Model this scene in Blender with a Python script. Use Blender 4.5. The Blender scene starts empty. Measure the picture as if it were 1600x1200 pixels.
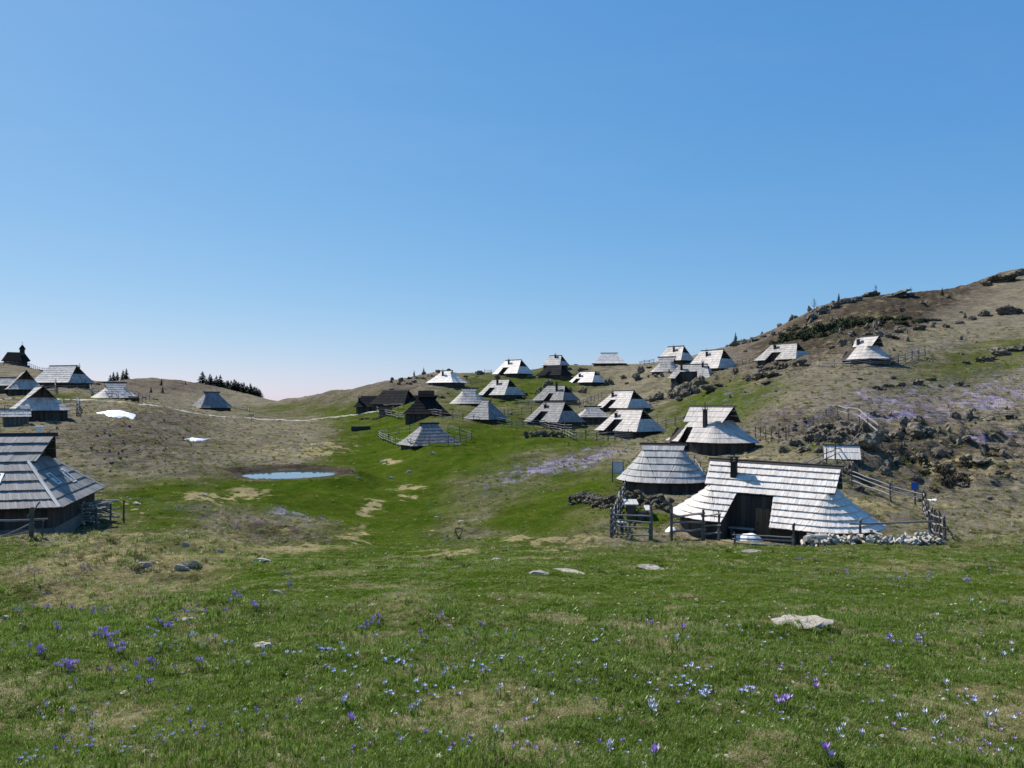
import bpy, math, random
import numpy as np
from mathutils import Vector, Matrix
random.seed(7); RNG = np.random.default_rng(11)
SC = bpy.context.scene
COL = SC.collection

# ------------------------------------------------------------------ camera
F = 1209.0; W0, H0 = 1600.0, 1200.0; HOR = 626.0          # photo-pixel focal length and horizon row
PITCH = math.atan((HOR - 600.0) / F)
cam_d = bpy.data.cameras.new('camera'); cam = bpy.data.objects.new('camera', cam_d); COL.objects.link(cam)
cam_d.sensor_fit = 'HORIZONTAL'; cam_d.sensor_width = 36.0; cam_d.lens = 36.0 * F / W0
cam_d.clip_start = 0.05; cam_d.clip_end = 20000
cam.location = (0, 0, 0); cam.rotation_euler = (math.pi/2 + PITCH, 0, 0)
SC.camera = cam

# ------------------------------------------------------------------ sky, sun, exposure
SUN_EL, SUN_AZ = math.radians(48), math.radians(-50)       # azimuth from the view direction, negative = left
world = bpy.data.worlds.new('World'); SC.world = world; world.use_nodes = True
wn = world.node_tree; wn.nodes.clear()
wo = wn.nodes.new('ShaderNodeOutputWorld'); wb = wn.nodes.new('ShaderNodeBackground'); sk = wn.nodes.new('ShaderNodeTexSky')
sk.sky_type = 'NISHITA'; sk.sun_disc = False; sk.sun_elevation = SUN_EL; sk.sun_rotation = SUN_AZ
sk.altitude = 1600; sk.air_density = 1.0; sk.dust_density = 1.0; sk.ozone_density = 6.0
wb.inputs['Strength'].default_value = 0.080
sep = wn.nodes.new('ShaderNodeSeparateColor'); com = wn.nodes.new('ShaderNodeCombineColor'); wn.links.new(sk.outputs[0], sep.inputs[0])
for ch, (g, k) in enumerate(((1.02, 1.0), (.60, 2.06), (.32, 4.22))):      # a uniform grade of the whole sky: deeper blue, softer horizon
    p = wn.nodes.new('ShaderNodeMath'); p.operation = 'POWER'; p.inputs[1].default_value = g; wn.links.new(sep.outputs[ch], p.inputs[0])
    q = wn.nodes.new('ShaderNodeMath'); q.operation = 'MULTIPLY'; q.inputs[1].default_value = k; wn.links.new(p.outputs[0], q.inputs[0]); wn.links.new(q.outputs[0], com.inputs[ch])
tcw = wn.nodes.new('ShaderNodeTexCoord'); mpw = wn.nodes.new('ShaderNodeMapping'); mpw.inputs['Scale'].default_value = (1.2, 2.0, 7.0); mpw.inputs['Rotation'].default_value = (.25, .15, .3)
nzw = wn.nodes.new('ShaderNodeTexNoise'); nzw.inputs['Scale'].default_value = 2.2; nzw.inputs['Detail'].default_value = 7; nzw.inputs['Roughness'].default_value = .62; nzw.inputs['Distortion'].default_value = .6
rpw = wn.nodes.new('ShaderNodeValToRGB'); rpw.color_ramp.elements[0].position = .48; rpw.color_ramp.elements[0].color = (0,0,0,1); rpw.color_ramp.elements[1].position = .85; rpw.color_ramp.elements[1].color = (.04,.04,.04,1)
mxw = wn.nodes.new('ShaderNodeMix'); mxw.data_type = 'RGBA'; mxw.inputs[7].default_value = (7.2, 7.6, 8.2, 1)                # a breath of cirrus all over the sky
wn.links.new(tcw.outputs['Generated'], mpw.inputs['Vector']); wn.links.new(mpw.outputs[0], nzw.inputs['Vector']); wn.links.new(nzw.outputs[0], rpw.inputs[0]); wn.links.new(rpw.outputs[0], mxw.inputs[0])
wn.links.new(com.outputs[0], mxw.inputs[6]); wn.links.new(mxw.outputs[2], wb.inputs[0]); wn.links.new(wb.outputs[0], wo.inputs[0])
sd = bpy.data.lights.new('sun', 'SUN'); sd.energy = 5.0; sd.angle = math.radians(0.53); sd.color = (1.0, 0.95, 0.87)
sun = bpy.data.objects.new('sun', sd); COL.objects.link(sun)
sdir = Vector((math.sin(SUN_AZ)*math.cos(SUN_EL), math.cos(SUN_AZ)*math.cos(SUN_EL), math.sin(SUN_EL)))
sun.rotation_euler = sdir.to_track_quat('Z', 'Y').to_euler(); sun.location = sdir*300
SC.view_settings.view_transform = 'Standard'; SC.view_settings.look = 'None'
SC.view_settings.gamma = 1; SC.view_settings.use_curve_mapping = False; SC.view_settings.exposure = 0.36
SC.render.engine = 'CYCLES'
try:
    SC.cycles.use_denoising = True; SC.cycles.max_bounces = 6; SC.cycles.transparent_max_bounces = 8
except Exception: pass

# ------------------------------------------------------------------ noise
def _h(ix, iy, seed):
    n = (ix.astype(np.int64)*374761393 + iy.astype(np.int64)*668265263 + seed*1442695041) & 0xffffffff
    n = ((n ^ (n >> 13)) * 1274126177) & 0xffffffff
    return ((n ^ (n >> 16)) & 0xffff) / 65535.0
def vnoise(x, y, seed=0):
    ix = np.floor(x); iy = np.floor(y); fx = x-ix; fy = y-iy
    fx = fx*fx*fx*(fx*(fx*6-15)+10); fy = fy*fy*fy*(fy*(fy*6-15)+10)
    a = _h(ix, iy, seed); b = _h(ix+1, iy, seed); c = _h(ix, iy+1, seed); d = _h(ix+1, iy+1, seed)
    return (a*(1-fx)+b*fx)*(1-fy) + (c*(1-fx)+d*fx)*fy
def fbm(x, y, scale, octv=4, seed=0, gain=.5):
    s = 0; amp = 1; tot = 0; k = 1/scale
    ca, sa = .8, .6
    for o in range(octv):
        s = s + amp*(vnoise(x*k, y*k, seed+o*17)-.5); tot += amp; amp *= gain; k *= 2.03
        x, y = ca*x-sa*y, sa*x+ca*y
    return s/tot*2                                                   # about -1..1
def sstep(a, b, x):
    t = np.clip((x-a)/(b-a), 0, 1); return t*t*(3-2*t)

# ------------------------------------------------------------------ the lie of the land: (photo column, metres ahead, photo row)
CP = []
def column(px, *pts):
    for d, py in pts: CP.append((px, d, py))
KS = .15
def near_row(d): return HOR + F*(1.6/d + KS)
for px in (-300, 0, 250, 500, 750, 1000, 1300, 1600, 1900):
    for d in (2., 3., 4.2, 6., 9., 13., 18., 24.): CP.append((px, d, near_row(d) + (max(0, 1-abs(px-640)/400)*(-8 if d > 15 else 0))))
column(-500, (40,826),(60,750),(95,640),(140,600),(230,548),(330,590),(600,660),(1500,690))
column(-200, (33,842),(40,826),(60,760),(80,690),(95,650),(120,622),(140,610),(180,588),(230,562),(260,568),(330,600),(600,665),(1500,690))
column(30, (33,846),(40,832),(55,775),(70,710),(85,672),(95,652),(120,630),(140,617),(170,598),(200,582),(230,571),(250,573),(300,600),(400,640),(700,680),(1500,690))
column(100, (32,850),(38,838),(45,808),(60,755),(75,700),(90,668),(105,645),(120,630),(135,617),(150,605),(180,596),(210,588),(240,592),(290,598),(350,640))
column(183, (30,860),(36,842),(45,815),(60,765),(75,715),(90,680),(100,660),(105,650),(115,635),(125,628),(135,622),(160,612),(190,605),(230,600),(280,595),(320,602),(400,640),(700,680),(1500,690))
column(240, (280,590),(240,600),(320,598))
column(300, (30,865),(36,850),(45,822),(58,778),(70,740),(85,712),(100,690),(115,668),(138,646),(150,640),(165,635),(190,630),(225,615),(270,598),(300,602),(400,645),(700,680),(1500,690))
column(350, (290,608),(240,622),(340,625))
column(400, (30,868),(35,858),(45,833),(55,800),(66,768),(75,750),(86,734),(98,708),(115,684),(132,668),(148,656),(160,650),(175,643),(195,635),(225,627),(260,619),(300,625),(400,645),(700,680),(1500,690))
column(455, (30,872),(35,862),(45,838),(55,806),(66,771),(74,752),(86,734),(98,708),(115,684),(132,668),(150,657),(165,649),(180,640),(200,623),(240,632),(400,650))
column(520, (30,874),(38,855),(45,842),(58,805),(70,770),(86,737),(100,708),(115,685),(132,668),(148,655),(162,643),(178,622),(192,611),(220,628),(300,650),(700,680),(1500,690))
column(590, (30,874),(40,858),(50,842),(58,815),(68,782),(84,747),(100,712),(115,690),(130,664),(142,650),(152,635),(165,616),(178,600),(200,612),(250,640),(700,680))
column(670, (30,872),(40,855),(55,826),(70,783),(85,732),(95,698),(110,675),(120,655),(128,644),(150,620),(165,604),(172,598),(185,590),(200,585),(230,605),(300,650),(1500,690))
column(760, (30,870),(40,852),(55,815),(75,750),(95,702),(110,675),(120,657),(140,637),(160,620),(175,603),(190,586),(200,583),(230,605),(300,640),(700,680))
column(860, (30,868),(38,854),(50,822),(70,752),(90,707),(105,682),(120,665),(135,645),(150,630),(170,608),(185,592),(200,577),(212,572),(250,600),(320,640),(1500,690))
column(950, (30,866),(38,850),(45,818),(52,788),(60,764),(75,727),(90,702),(110,680),(122,657),(130,643),(150,625),(180,598),(200,574),(212,569),(250,600),(320,640),(700,680))
column(1035, (30,866),(40,846),(46,806),(52,782),(60,762),(70,727),(80,705),(100,685),(120,655),(140,615),(160,588),(170,577),(195,568),(210,565),(250,590),(320,640),(1500,690))
column(1110, (30,866),(38,850),(45,822),(55,778),(65,737),(80,702),(100,670),(120,625),(140,592),(155,577),(180,560),(210,547),(250,570),(320,620),(700,680))
column(1200, (30,866),(36,853),(42,842),(50,800),(60,745),(70,712),(80,690),(95,650),(110,610),(130,573),(160,553),(190,533),(215,519),(250,530),(320,600),(1500,690))
column(1310, (30,866),(36,853),(42,842),(48,786),(55,735),(60,711),(70,682),(85,640),(100,598),(110,574),(130,545),(160,518),(190,494),(215,471),(250,480),(320,560),(700,660))
column(1400, (30,866),(36,853),(43,828),(50,786),(58,742),(70,692),(85,640),(105,578),(130,532),(160,502),(195,475),(222,460),(260,470),(320,540),(1500,680))
column(1500, (30,864),(36,850),(43,825),(50,792),(60,740),(70,698),(85,642),(105,582),(130,534),(160,500),(195,470),(230,449),(260,458),(700,640))
column(1570, (225,436),(240,424),(270,440))
column(1640, (30,862),(36,848),(50,790),(60,738),(70,694),(85,632),(105,570),(130,520),(160,486),(200,448),(235,417),(270,425),(320,500),(1500,670))
column(1900, (36,845),(50,785),(70,680),(105,540),(160,440),(230,370),(280,350),(400,400),(1500,640))
CP = np.array(CP, float)
def s0f(d): return -1.6/d - KS*np.exp(-d/120.)
cu = (CP[:,0]-800)/F; cv = np.log(CP[:,1]); cs = (HOR-CP[:,2])/F - s0f(CP[:,1])
UK, VK = 2.2, 1.0                                                   # weight of the two axes
def _phi(r2): return .5*r2*np.log(r2+1e-12)
def _solve():
    n = len(cu); P = np.c_[np.ones(n), cu*UK, cv*VK]
    K = _phi((P[:,None,1]-P[None,:,1])**2 + (P[:,None,2]-P[None,:,2])**2) + np.eye(n)*2e-4
    A = np.zeros((n+3, n+3)); A[:n,:n] = K; A[:n,n:] = P; A[n:,:n] = P.T
    return np.linalg.solve(A, np.r_[cs, 0, 0, 0]), P
_w, _P = _solve()
GU = np.linspace(-1.15, 1.15, 360); GV = np.linspace(math.log(1.8), math.log(1600), 420)
_uu, _vv = np.meshgrid(GU, GV, indexing='ij'); _g = np.zeros(_uu.size); _fu = _uu.ravel()*UK; _fv = _vv.ravel()*VK
for i in range(0, _g.size, 20000):
    sl = slice(i, i+20000)
    _g[sl] = _phi((_fu[sl,None]-_P[None,:,1])**2 + (_fv[sl,None]-_P[None,:,2])**2) @ _w[:-3] + _w[-3] + _fu[sl]*_w[-2] + _fv[sl]*_w[-1]
G = _g.reshape(_uu.shape)
def base_s(u, v):
    a = np.clip((u-GU[0])/(GU[1]-GU[0]), 0, len(GU)-1.001); b = np.clip((v-GV[0])/(GV[1]-GV[0]), 0, len(GV)-1.001)
    i = a.astype(int); j = b.astype(int); fa = a-i; fb = b-j
    return (G[i,j]*(1-fa)+G[i+1,j]*fa)*(1-fb) + (G[i,j+1]*(1-fa)+G[i+1,j+1]*fa)*fb
PADS = []                                                          # (x, y, radius, z): level ground under huts
POND = (-22.9, 80.0, 4.75, 4.9, -7.55)
def base_z(x, y):
    d = np.maximum(y, 1.8)
    z = (s0f(d) + base_s(x/d, np.log(d)))*d
    return np.where(y < 1.8, z - KS*(y-1.8), z)
def pix(x, y, z):
    d = np.maximum(y, .5); return 800+F*x/d, HOR-F*z/d
def blob(px, py, cx, cy, rx, ry, ang=0):
    c, s = math.cos(math.radians(ang)), math.sin(math.radians(ang)); dx = px-cx; dy = py-cy
    a = (dx*c+dy*s)/rx; b = (-dx*s+dy*c)/ry
    return np.exp(-(a*a+b*b)**1.5)
def rocky(px, py):
    m = blob(px,py,1490,690,170,60,-8) + blob(px,py,1260,665,100,28,-8) + blob(px,py,1330,520,220,28,-22) + .5*blob(px,py,1560,760,120,35) \
        + .7*blob(px,py,1060,590,60,22) + .45*blob(px,py,190,690,120,32,10) + .5*blob(px,py,250,655,70,16,8) + .5*blob(px,py,640,590,60,16) + .3*blob(px,py,960,590,120,25)\
        + .45*blob(px,py,440,835,75,22,8)
    return np.clip(m, 0, 1)
def ground(x, y):
    x = np.asarray(x, float); y = np.asarray(y, float)
    z = base_z(x, y); px, py = pix(x, y, z); d = np.maximum(y, 1.8)
    rk = rocky(px, py)*sstep(25, 40, d)
    far = sstep(10, 60, d)
    calm = blob(px,py,585,760,95,130) + blob(px,py,1000,900,900,40) + blob(px,py,455,740,110,16)
    rg = (1-.75*np.clip(calm, 0, 1))
    z = z + fbm(x, y, 14, 3, 5)*.30*far + fbm(x, y, 3.2, 3, 9)*(.12+.135*far*rg) + fbm(x, y, .9, 3, 21)*(.058+.09*far*rg) \
          + fbm(x, y, .25, 2, 61)*.022
    r1 = 1-np.abs(fbm(x*.8, y*1.1, 4.2, 4, 31)); z = z + rk*(1.6*(r1-.72)*1.3 + .5*fbm(x, y, 1.1, 3, 41))
    z = z + .55*blob(px,py,215,876,150,20,-3) + .22*blob(px,py,640,952,75,20) + .18*blob(px,py,60,960,80,16) + .2*blob(px,py,1240,985,70,14)
    left = (1-sstep(330, 520, px))*sstep(9, 14, d)*(1-sstep(34, 40, d))
    z = z + left*.42*fbm(x, y, 2.4, 4, 77)
    for (cx, cy, r, pz) in PADS:
        w = 1-sstep(r*.75, r*1.5, np.hypot(x-cx, y-cy)); z = z*(1-w) + pz*w
    cx, cy, ra, rb, pz = POND
    q = np.hypot((x-cx)/ra, (y-cy)/rb) + .10*fbm(x, y, 3.0, 2, 91)
    w = 1-sstep(1.25, 2.1, q); z = z*(1-w) + (pz + np.clip(q-1, -1, .5)*np.where(q < 1, 1.1, np.where(y < cy, .25, 1.2)))*w
    return z
def gz(x, y): return float(ground(np.array([x]), np.array([y]))[0])
_DS = np.exp(np.linspace(math.log(3.0), math.log(330), 1400))
def hit(px, py, dmin=3.0):
    """the spot of ground seen at a photo pixel"""
    ds = _DS[_DS >= dmin]; z = ground((px-800)/F*ds, ds); rows = HOR-F*z/ds
    k = np.argmax(rows <= py); 
    if rows[k] > py: k = int(np.argmin(rows))
    d = ds[k]; return Vector(((px-800)/F*d, d, float(z[k])))
def at(px, d):
    x = (px-800)/F*d; return Vector((x, d, gz(x, d)))

# ------------------------------------------------------------------ objects
def tag(o, label=None, cat=None, group=None, kind=None):
    if label: o['label'] = label
    if cat: o['category'] = cat
    if group: o['group'] = group
    if kind: o['kind'] = kind
    return o
def empty(name, loc=(0,0,0), rz=0, parent=None):
    o = bpy.data.objects.new(name, None); o.empty_display_size = .3; COL.objects.link(o)
    o.location = loc; o.rotation_euler = (0, 0, rz); o.parent = parent; return o
class MB:
    def __init__(self): self.v = []; self.f = []; self.t = []
    def quad(self, a, b, c, d, t=.5):
        n = len(self.v); self.v += [a, b, c, d]; self.f.append((n, n+1, n+2, n+3)); self.t.append(t)
    def poly(self, pts, t=.5):
        n = len(self.v); self.v += list(pts); self.f.append(tuple(range(n, n+len(pts)))); self.t.append(t)
    def slab(self, a, b, c, d, th, t=.5):
        """a board: a, b, c, d its upper face (counter-clockwise from outside), th thick"""
        a, b, c, d = Vector(a), Vector(b), Vector(c), Vector(d)
        nrm = (c-a).cross(d-b)
        if nrm.length < 1e-9: return
        nrm.normalize(); o = nrm*th; n = len(self.v)
        self.v += [tuple(p) for p in (a, b, c, d, a-o, b-o, c-o, d-o)]
        for q in ((0,1,2,3), (7,6,5,4), (0,4,5,1), (1,5,6,2), (2,6,7,3), (3,7,4,0)):
            self.f.append(tuple(n+k for k in q)); self.t.append(t)
    def box(self, c, s, t=.5, rz=0, taper=1.0):
        x, y, z = c; hx, hy, hz = s[0]/2, s[1]/2, s[2]/2; ca, sa = math.cos(rz), math.sin(rz); n = len(self.v)
        for dz, k in ((-hz, 1), (hz, taper)):
            for dx, dy in ((-hx,-hy),(hx,-hy),(hx,hy),(-hx,hy)):
                self.v.append((x+(dx*ca-dy*sa)*k, y+(dx*sa+dy*ca)*k, z+dz))
        for q in ((3,2,1,0),(4,5,6,7),(0,1,5,4),(1,2,6,5),(2,3,7,6),(3,0,4,7)):
            self.f.append(tuple(n+k for k in q)); self.t.append(t)
    def tube(self, pts, rad, sides=6, t=.5, cap=True):
        pts = [Vector(p) for p in pts]; n0 = len(self.v); m = len(pts)
        rad = rad if isinstance(rad, (list, tuple)) else [rad]*m
        for i, p in enumerate(pts):
            d = (pts[min(i+1,m-1)]-pts[max(i-1,0)]).normalized()
            u = d.cross(Vector((0,0,1)));  u = d.cross(Vector((1,0,0))) if u.length < .1 else u
            u.normalize(); w = d.cross(u)
            for k in range(sides):
                a = 2*math.pi*k/sides; self.v.append(tuple(p + (u*math.cos(a)+w*math.sin(a))*rad[i]))
        for i in range(m-1):
            for k in range(sides):
                a = n0+i*sides+k; b = n0+i*sides+(k+1)%sides
                self.f.append((a, b, b+sides, a+sides)); self.t.append(t)
        if cap:
            self.f.append(tuple(n0+k for k in range(sides))[::-1]); self.t.append(t)
            self.f.append(tuple(n0+(m-1)*sides+k for k in range(sides))); self.t.append(t)
    def mesh(self, name, mat, smooth=False):
        me = bpy.data.meshes.new(name); me.from_pydata([tuple(p) for p in self.v], [], self.f); me.materials.append(mat)
        at_ = me.attributes.new('tone', 'FLOAT', 'FACE'); at_.data.foreach_set('value', np.array(self.t, np.float32))
        if smooth: me.polygons.foreach_set('use_smooth', np.ones(len(me.polygons), bool))
        me.update(); return me
    def build(self, name, mat, parent=None, smooth=False):
        return link(name, self.mesh(name, mat, smooth), parent)
def link(name, me, parent=None, loc=None, rot=None, scale=None):
    o = bpy.data.objects.new(name, me); COL.objects.link(o); o.parent = parent
    if loc is not None: o.location = loc
    if rot is not None: o.rotation_euler = rot
    if scale is not None: o.scale = scale
    return o

# ------------------------------------------------------------------ materials
def mat_new(name):
    m = bpy.data.materials.new(name); m.use_nodes = True; nt = m.node_tree
    b = nt.nodes['Principled BSDF']; return m, nt, b
def N(nt, kind, **kw):
    n = nt.nodes.new(kind)
    for k, v in kw.items(): setattr(n, k, v)
    return n
def ramp(nt, stops, src=None):
    r = N(nt, 'ShaderNodeValToRGB'); e = r.color_ramp.elements
    while len(e) < len(stops): e.new(.5)
    for k, (p, c) in enumerate(stops): e[k].position = p; e[k].color = (*c, 1) if len(c) == 3 else c
    if src is not None: nt.links.new(src, r.inputs[0])
    return r
def mixc(nt, fac, a, b, mode='MIX'):
    n = N(nt, 'ShaderNodeMix', data_type='RGBA', blend_type=mode)
    for sock, val in ((n.inputs[0], fac), (n.inputs[6], a), (n.inputs[7], b)):
        if hasattr(val, 'is_output'): nt.links.new(val, sock)
        else: sock.default_value = val if not isinstance(val, tuple) else (*val[:3], 1)
    return n.outputs[2]
def maths(nt, op, a, b=None, clamp=False):
    n = N(nt, 'ShaderNodeMath', operation=op, use_clamp=clamp)
    for k, val in enumerate((a, b)):
        if val is None: continue
        if hasattr(val, 'is_output'): nt.links.new(val, n.inputs[k])
        else: n.inputs[k].default_value = val
    return n.outputs[0]
def noise(nt, vec, scale, detail=4, rough=.6, dist=0):
    n = N(nt, 'ShaderNodeTexNoise'); n.inputs['Scale'].default_value = scale; n.inputs['Detail'].default_value = detail
    n.inputs['Roughness'].default_value = rough; n.inputs['Distortion'].default_value = dist
    if vec is not None: nt.links.new(vec, n.inputs['Vector'])
    return n.outputs[0]
def wood(name, dark, light, rough=.6, spec=.4, stain=.35):
    m, nt, b = mat_new(name); tc = N(nt, 'ShaderNodeTexCoord'); a = N(nt, 'ShaderNodeAttribute', attribute_name='tone')
    oi = N(nt, 'ShaderNodeObjectInfo')
    big = noise(nt, tc.outputs['Object'], .8, 5, .65); fine = noise(nt, tc.outputs['Object'], 22, 3, .7)
    t = maths(nt, 'ADD', maths(nt, 'MULTIPLY', a.outputs['Fac'], .55), maths(nt, 'MULTIPLY', fine, .45))
    c = ramp(nt, [(.22, dark), (.8, light)], t).outputs[0]
    st = ramp(nt, [(.45, (1,1,1)), (.75, (1-stain, 1-stain, 1-stain*.9))], big).outputs[0]
    c = mixc(nt, 1.0, c, st, 'MULTIPLY')
    nt.links.new(c, b.inputs['Base Color']); b.inputs['Roughness'].default_value = rough
    b.inputs['Specular IOR Level'].default_value = spec
    bp = N(nt, 'ShaderNodeBump'); bp.inputs['Strength'].default_value = .35; bp.inputs['Distance'].default_value = .02
    nt.links.new(fine, bp.inputs['Height']); nt.links.new(bp.outputs[0], b.inputs['Normal'])
    return m
M = {}
M['roof0'] = wood('silver_shingles', (.57,.505,.44), (.88,.80,.715), .65, .2, .22)
M['roof1'] = wood('grey_shingles', (.25,.235,.22), (.52,.50,.47), .65, .25)
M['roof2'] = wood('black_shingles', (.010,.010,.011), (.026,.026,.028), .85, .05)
M['roof3'] = wood('slate_grey_shingles', (.135,.13,.125), (.32,.305,.29), .7, .2)
M['roof4'] = wood('worn_shingles', (.30,.27,.24), (.56,.515,.46), .7, .2, .4)
M['roof5'] = wood('dulled_silver_shingles', (.38,.335,.295), (.66,.595,.53), .65, .2, .35)
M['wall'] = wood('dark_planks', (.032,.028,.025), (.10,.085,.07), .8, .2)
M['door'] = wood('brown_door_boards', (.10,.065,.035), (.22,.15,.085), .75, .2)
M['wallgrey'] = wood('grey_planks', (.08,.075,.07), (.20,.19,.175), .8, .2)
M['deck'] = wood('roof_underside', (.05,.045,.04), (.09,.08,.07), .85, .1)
M['rail'] = wood('weathered_rails', (.12,.11,.10), (.34,.32,.30), .75, .3)
M['post'] = wood('weathered_posts', (.07,.062,.055), (.19,.175,.16), .8, .2)
M['ridge'] = wood('ridge_boards', (.03,.03,.03), (.09,.085,.08), .8, .2)
M['soot'] = wood('sooty_chimney', (.018,.018,.02), (.05,.048,.047), .8, .2)
M['log'] = wood('split_firewood', (.20,.17,.13), (.58,.53,.45), .75, .2)
M['steel'] = wood('dark_steel', (.02,.02,.02), (.04,.04,.04), .5, .5)
M['white'] = wood('white_paint', (.68,.68,.67), (.8,.8,.78), .5, .4, .1)
# ------------------------------------------------------------------ ground sheet
def ground_masks(x, y, z):
    px, py = pix(x, y, base_z(x, y)); d = np.maximum(y, 1.8)
    n1 = fbm(x, y, 9, 4, 101); n2 = fbm(x, y, 2.2, 4, 111); n3 = fbm(x, y, .6, 3, 121)
    near = 1-sstep(22, 40, d)
    wob = 1-.75*sstep(60, 160, d); px = px + wob*(26*fbm(x, y, 6, 4, 201)+14*n2); py = py + wob*(9*fbm(x, y, 6, 4, 211)+6*n2)*sstep(3, 20, d)
    # lush green of the valley floor and its meadows
    g = 1.25*blob(px,py,585,760,95,120,0) + .95*blob(px,py,480,775,120,28) + 1.1*blob(px,py,640,880,420,34,1) + .9*blob(px,py,720,705,110,34,-14) \
        + .9*blob(px,py,880,805,130,45,-25) + 1.0*blob(px,py,1380,890,420,34,1) + .8*blob(px,py,240,815,95,45) + .30*blob(px,py,560,640,140,24) \
        + .5*blob(px,py,800,600,130,32,-6) + .55*blob(px,py,1120,640,110,32,-22) + .65*blob(px,py,100,622,80,7) + .3*blob(px,py,420,640,120,14) \
        + .35*blob(px,py,300,765,150,20) + .5*blob(px,py,1560,560,150,40,-15) + 1.0*blob(px,py,1010,812,48,18)+.5*blob(px,py,900,690,60,20)+.4*blob(px,py,1090,800,60,20) \
        + .45*blob(px,py,1250,700,60,16)+.6*blob(px,py,1010,930,500,22,1) + .33*blob(px,py,860,635,230,62,-8) + .25*blob(px,py,720,690,150,50,-10)+.2*blob(px,py,1120,600,120,40,-15)+.25*blob(px,py,1300,610,250,40,-12)+.62*blob(px,py,780,775,170,55,-18)
    g = g + .30*blob(px,py,270,765,220,40) + .22*blob(px,py,330,705,160,40)
    g = g + near*(.72 + .6*n1) - .9*blob(px,py,210,880,200,40,-6)
    g = np.clip(g + .32*n2*(.4+g) + .22*n1, 0, 1)
    # pale dry grass
    dry = np.clip(.12 + .6*n2 + .35*fbm(x, y, 5.5, 3, 131), 0, 1)*(1-.7*np.clip(g,0,1)*(1-near)) 
    dry = dry + .8*blob(px,py,210,890,190,45,-6)*(.5+.8*n2) + .6*blob(px,py,640,950,75,26) + .9*blob(px,py,760,1130,170,40,-10)*(.6+n2) + .55*blob(px,py,1300,1165,280,40)*(.7+n2) + .6*blob(px,py,80,1120,260,60)*(.55+n2) + .5*blob(px,py,720,1085,150,26)*(.6+n2) + .4*blob(px,py,1470,1110,220,60)*(.5+n2)
    for (a,b_,c,e) in ((570,788,20,10),(555,840,20,16),(632,762,26,6),(627,778,18,5),(660,828,18,5),(655,836,8,4),(870,852,70,9),(1180,846,70,8),(700,866,40,5),(350,775,70,9),(490,700,70,10),(615,722,16,4),(1350,805,60,18),(1190,742,40,10),(1540,735,70,14),(480,860,40,7),(212,812,7,26),(240,840,60,6)):
        dry = dry + 1.2*blob(px,py,a,b_,c*1.15,e*1.2)*np.clip(.45+1.3*n2+1.1*n3, 0, 1)
    dry = np.clip(dry, 0, 1)
    # brown heath and bare earth
    br = .95*blob(px,py,190,695,170,42,9) + .8*blob(px,py,270,652,80,22,8) + .95*blob(px,py,430,835,105,30,8) + .75*blob(px,py,500,632,110,18,-8) \
        + .95*blob(px,py,1360,495,280,46,-20) + .85*blob(px,py,1480,715,170,60) + .7*blob(px,py,420,738,150,11,0) + .7*blob(px,py,250,600,130,20) + .5*blob(px,py,640,600,90,25) \
        + .5*blob(px,py,1250,665,120,30) + .3*blob(px,py,350,690,150,30) + .5*blob(px,py,850,690,80,18) + .9*blob(px,py,525,735,30,10)+.4*blob(px,py,1400,600,220,60,-10)
    br = br - .42*blob(px,py,190,695,190,46,9) - .2*blob(px,py,270,652,90,24,8) + .25*blob(px,py,1360,480,300,50,-20)
    qp = np.hypot((x-POND[0])/POND[2], (y-POND[1])/POND[3]) + .12*n2; rim = sstep(.9, 1.0, qp)*(1-sstep(1.15, 1.6, qp)); br = br+1.2*rim; g = g*(1-.9*rim)
    br = np.clip(br + .35*n2*(.3+br) + .15*n1 + .10*sstep(40,80,d), 0, 1)
    # crocus lilac on the slopes
    pu = .72*blob(px,py,895,722,85,11,-13) + .28*blob(px,py,760,765,130,30,-20) + .95*blob(px,py,480,803,46,7,9) + .38*blob(px,py,300,795,200,18,9) + .7*blob(px,py,1420,625,280,40,-9) \
        + .95*blob(px,py,1560,683,80,9,-4) + .5*blob(px,py,1560,640,110,22,-8) + .45*blob(px,py,1150,625,170,18,-16) + .45*blob(px,py,1470,545,90,12,-10) + .7*blob(px,py,1425,650,40,6) + .75*blob(px,py,1240,690,26,6) \
        + .30*blob(px,py,700,840,60,16) + .5*blob(px,py,30,885,60,14) + .2*blob(px,py,840,740,140,30,-15) + .3*blob(px,py,220,730,120,22,12)
    pu = np.clip(.80*pu*(.7+1.2*n3+1.0*n2), 0, 1)
    return g, dry, br, pu
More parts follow.
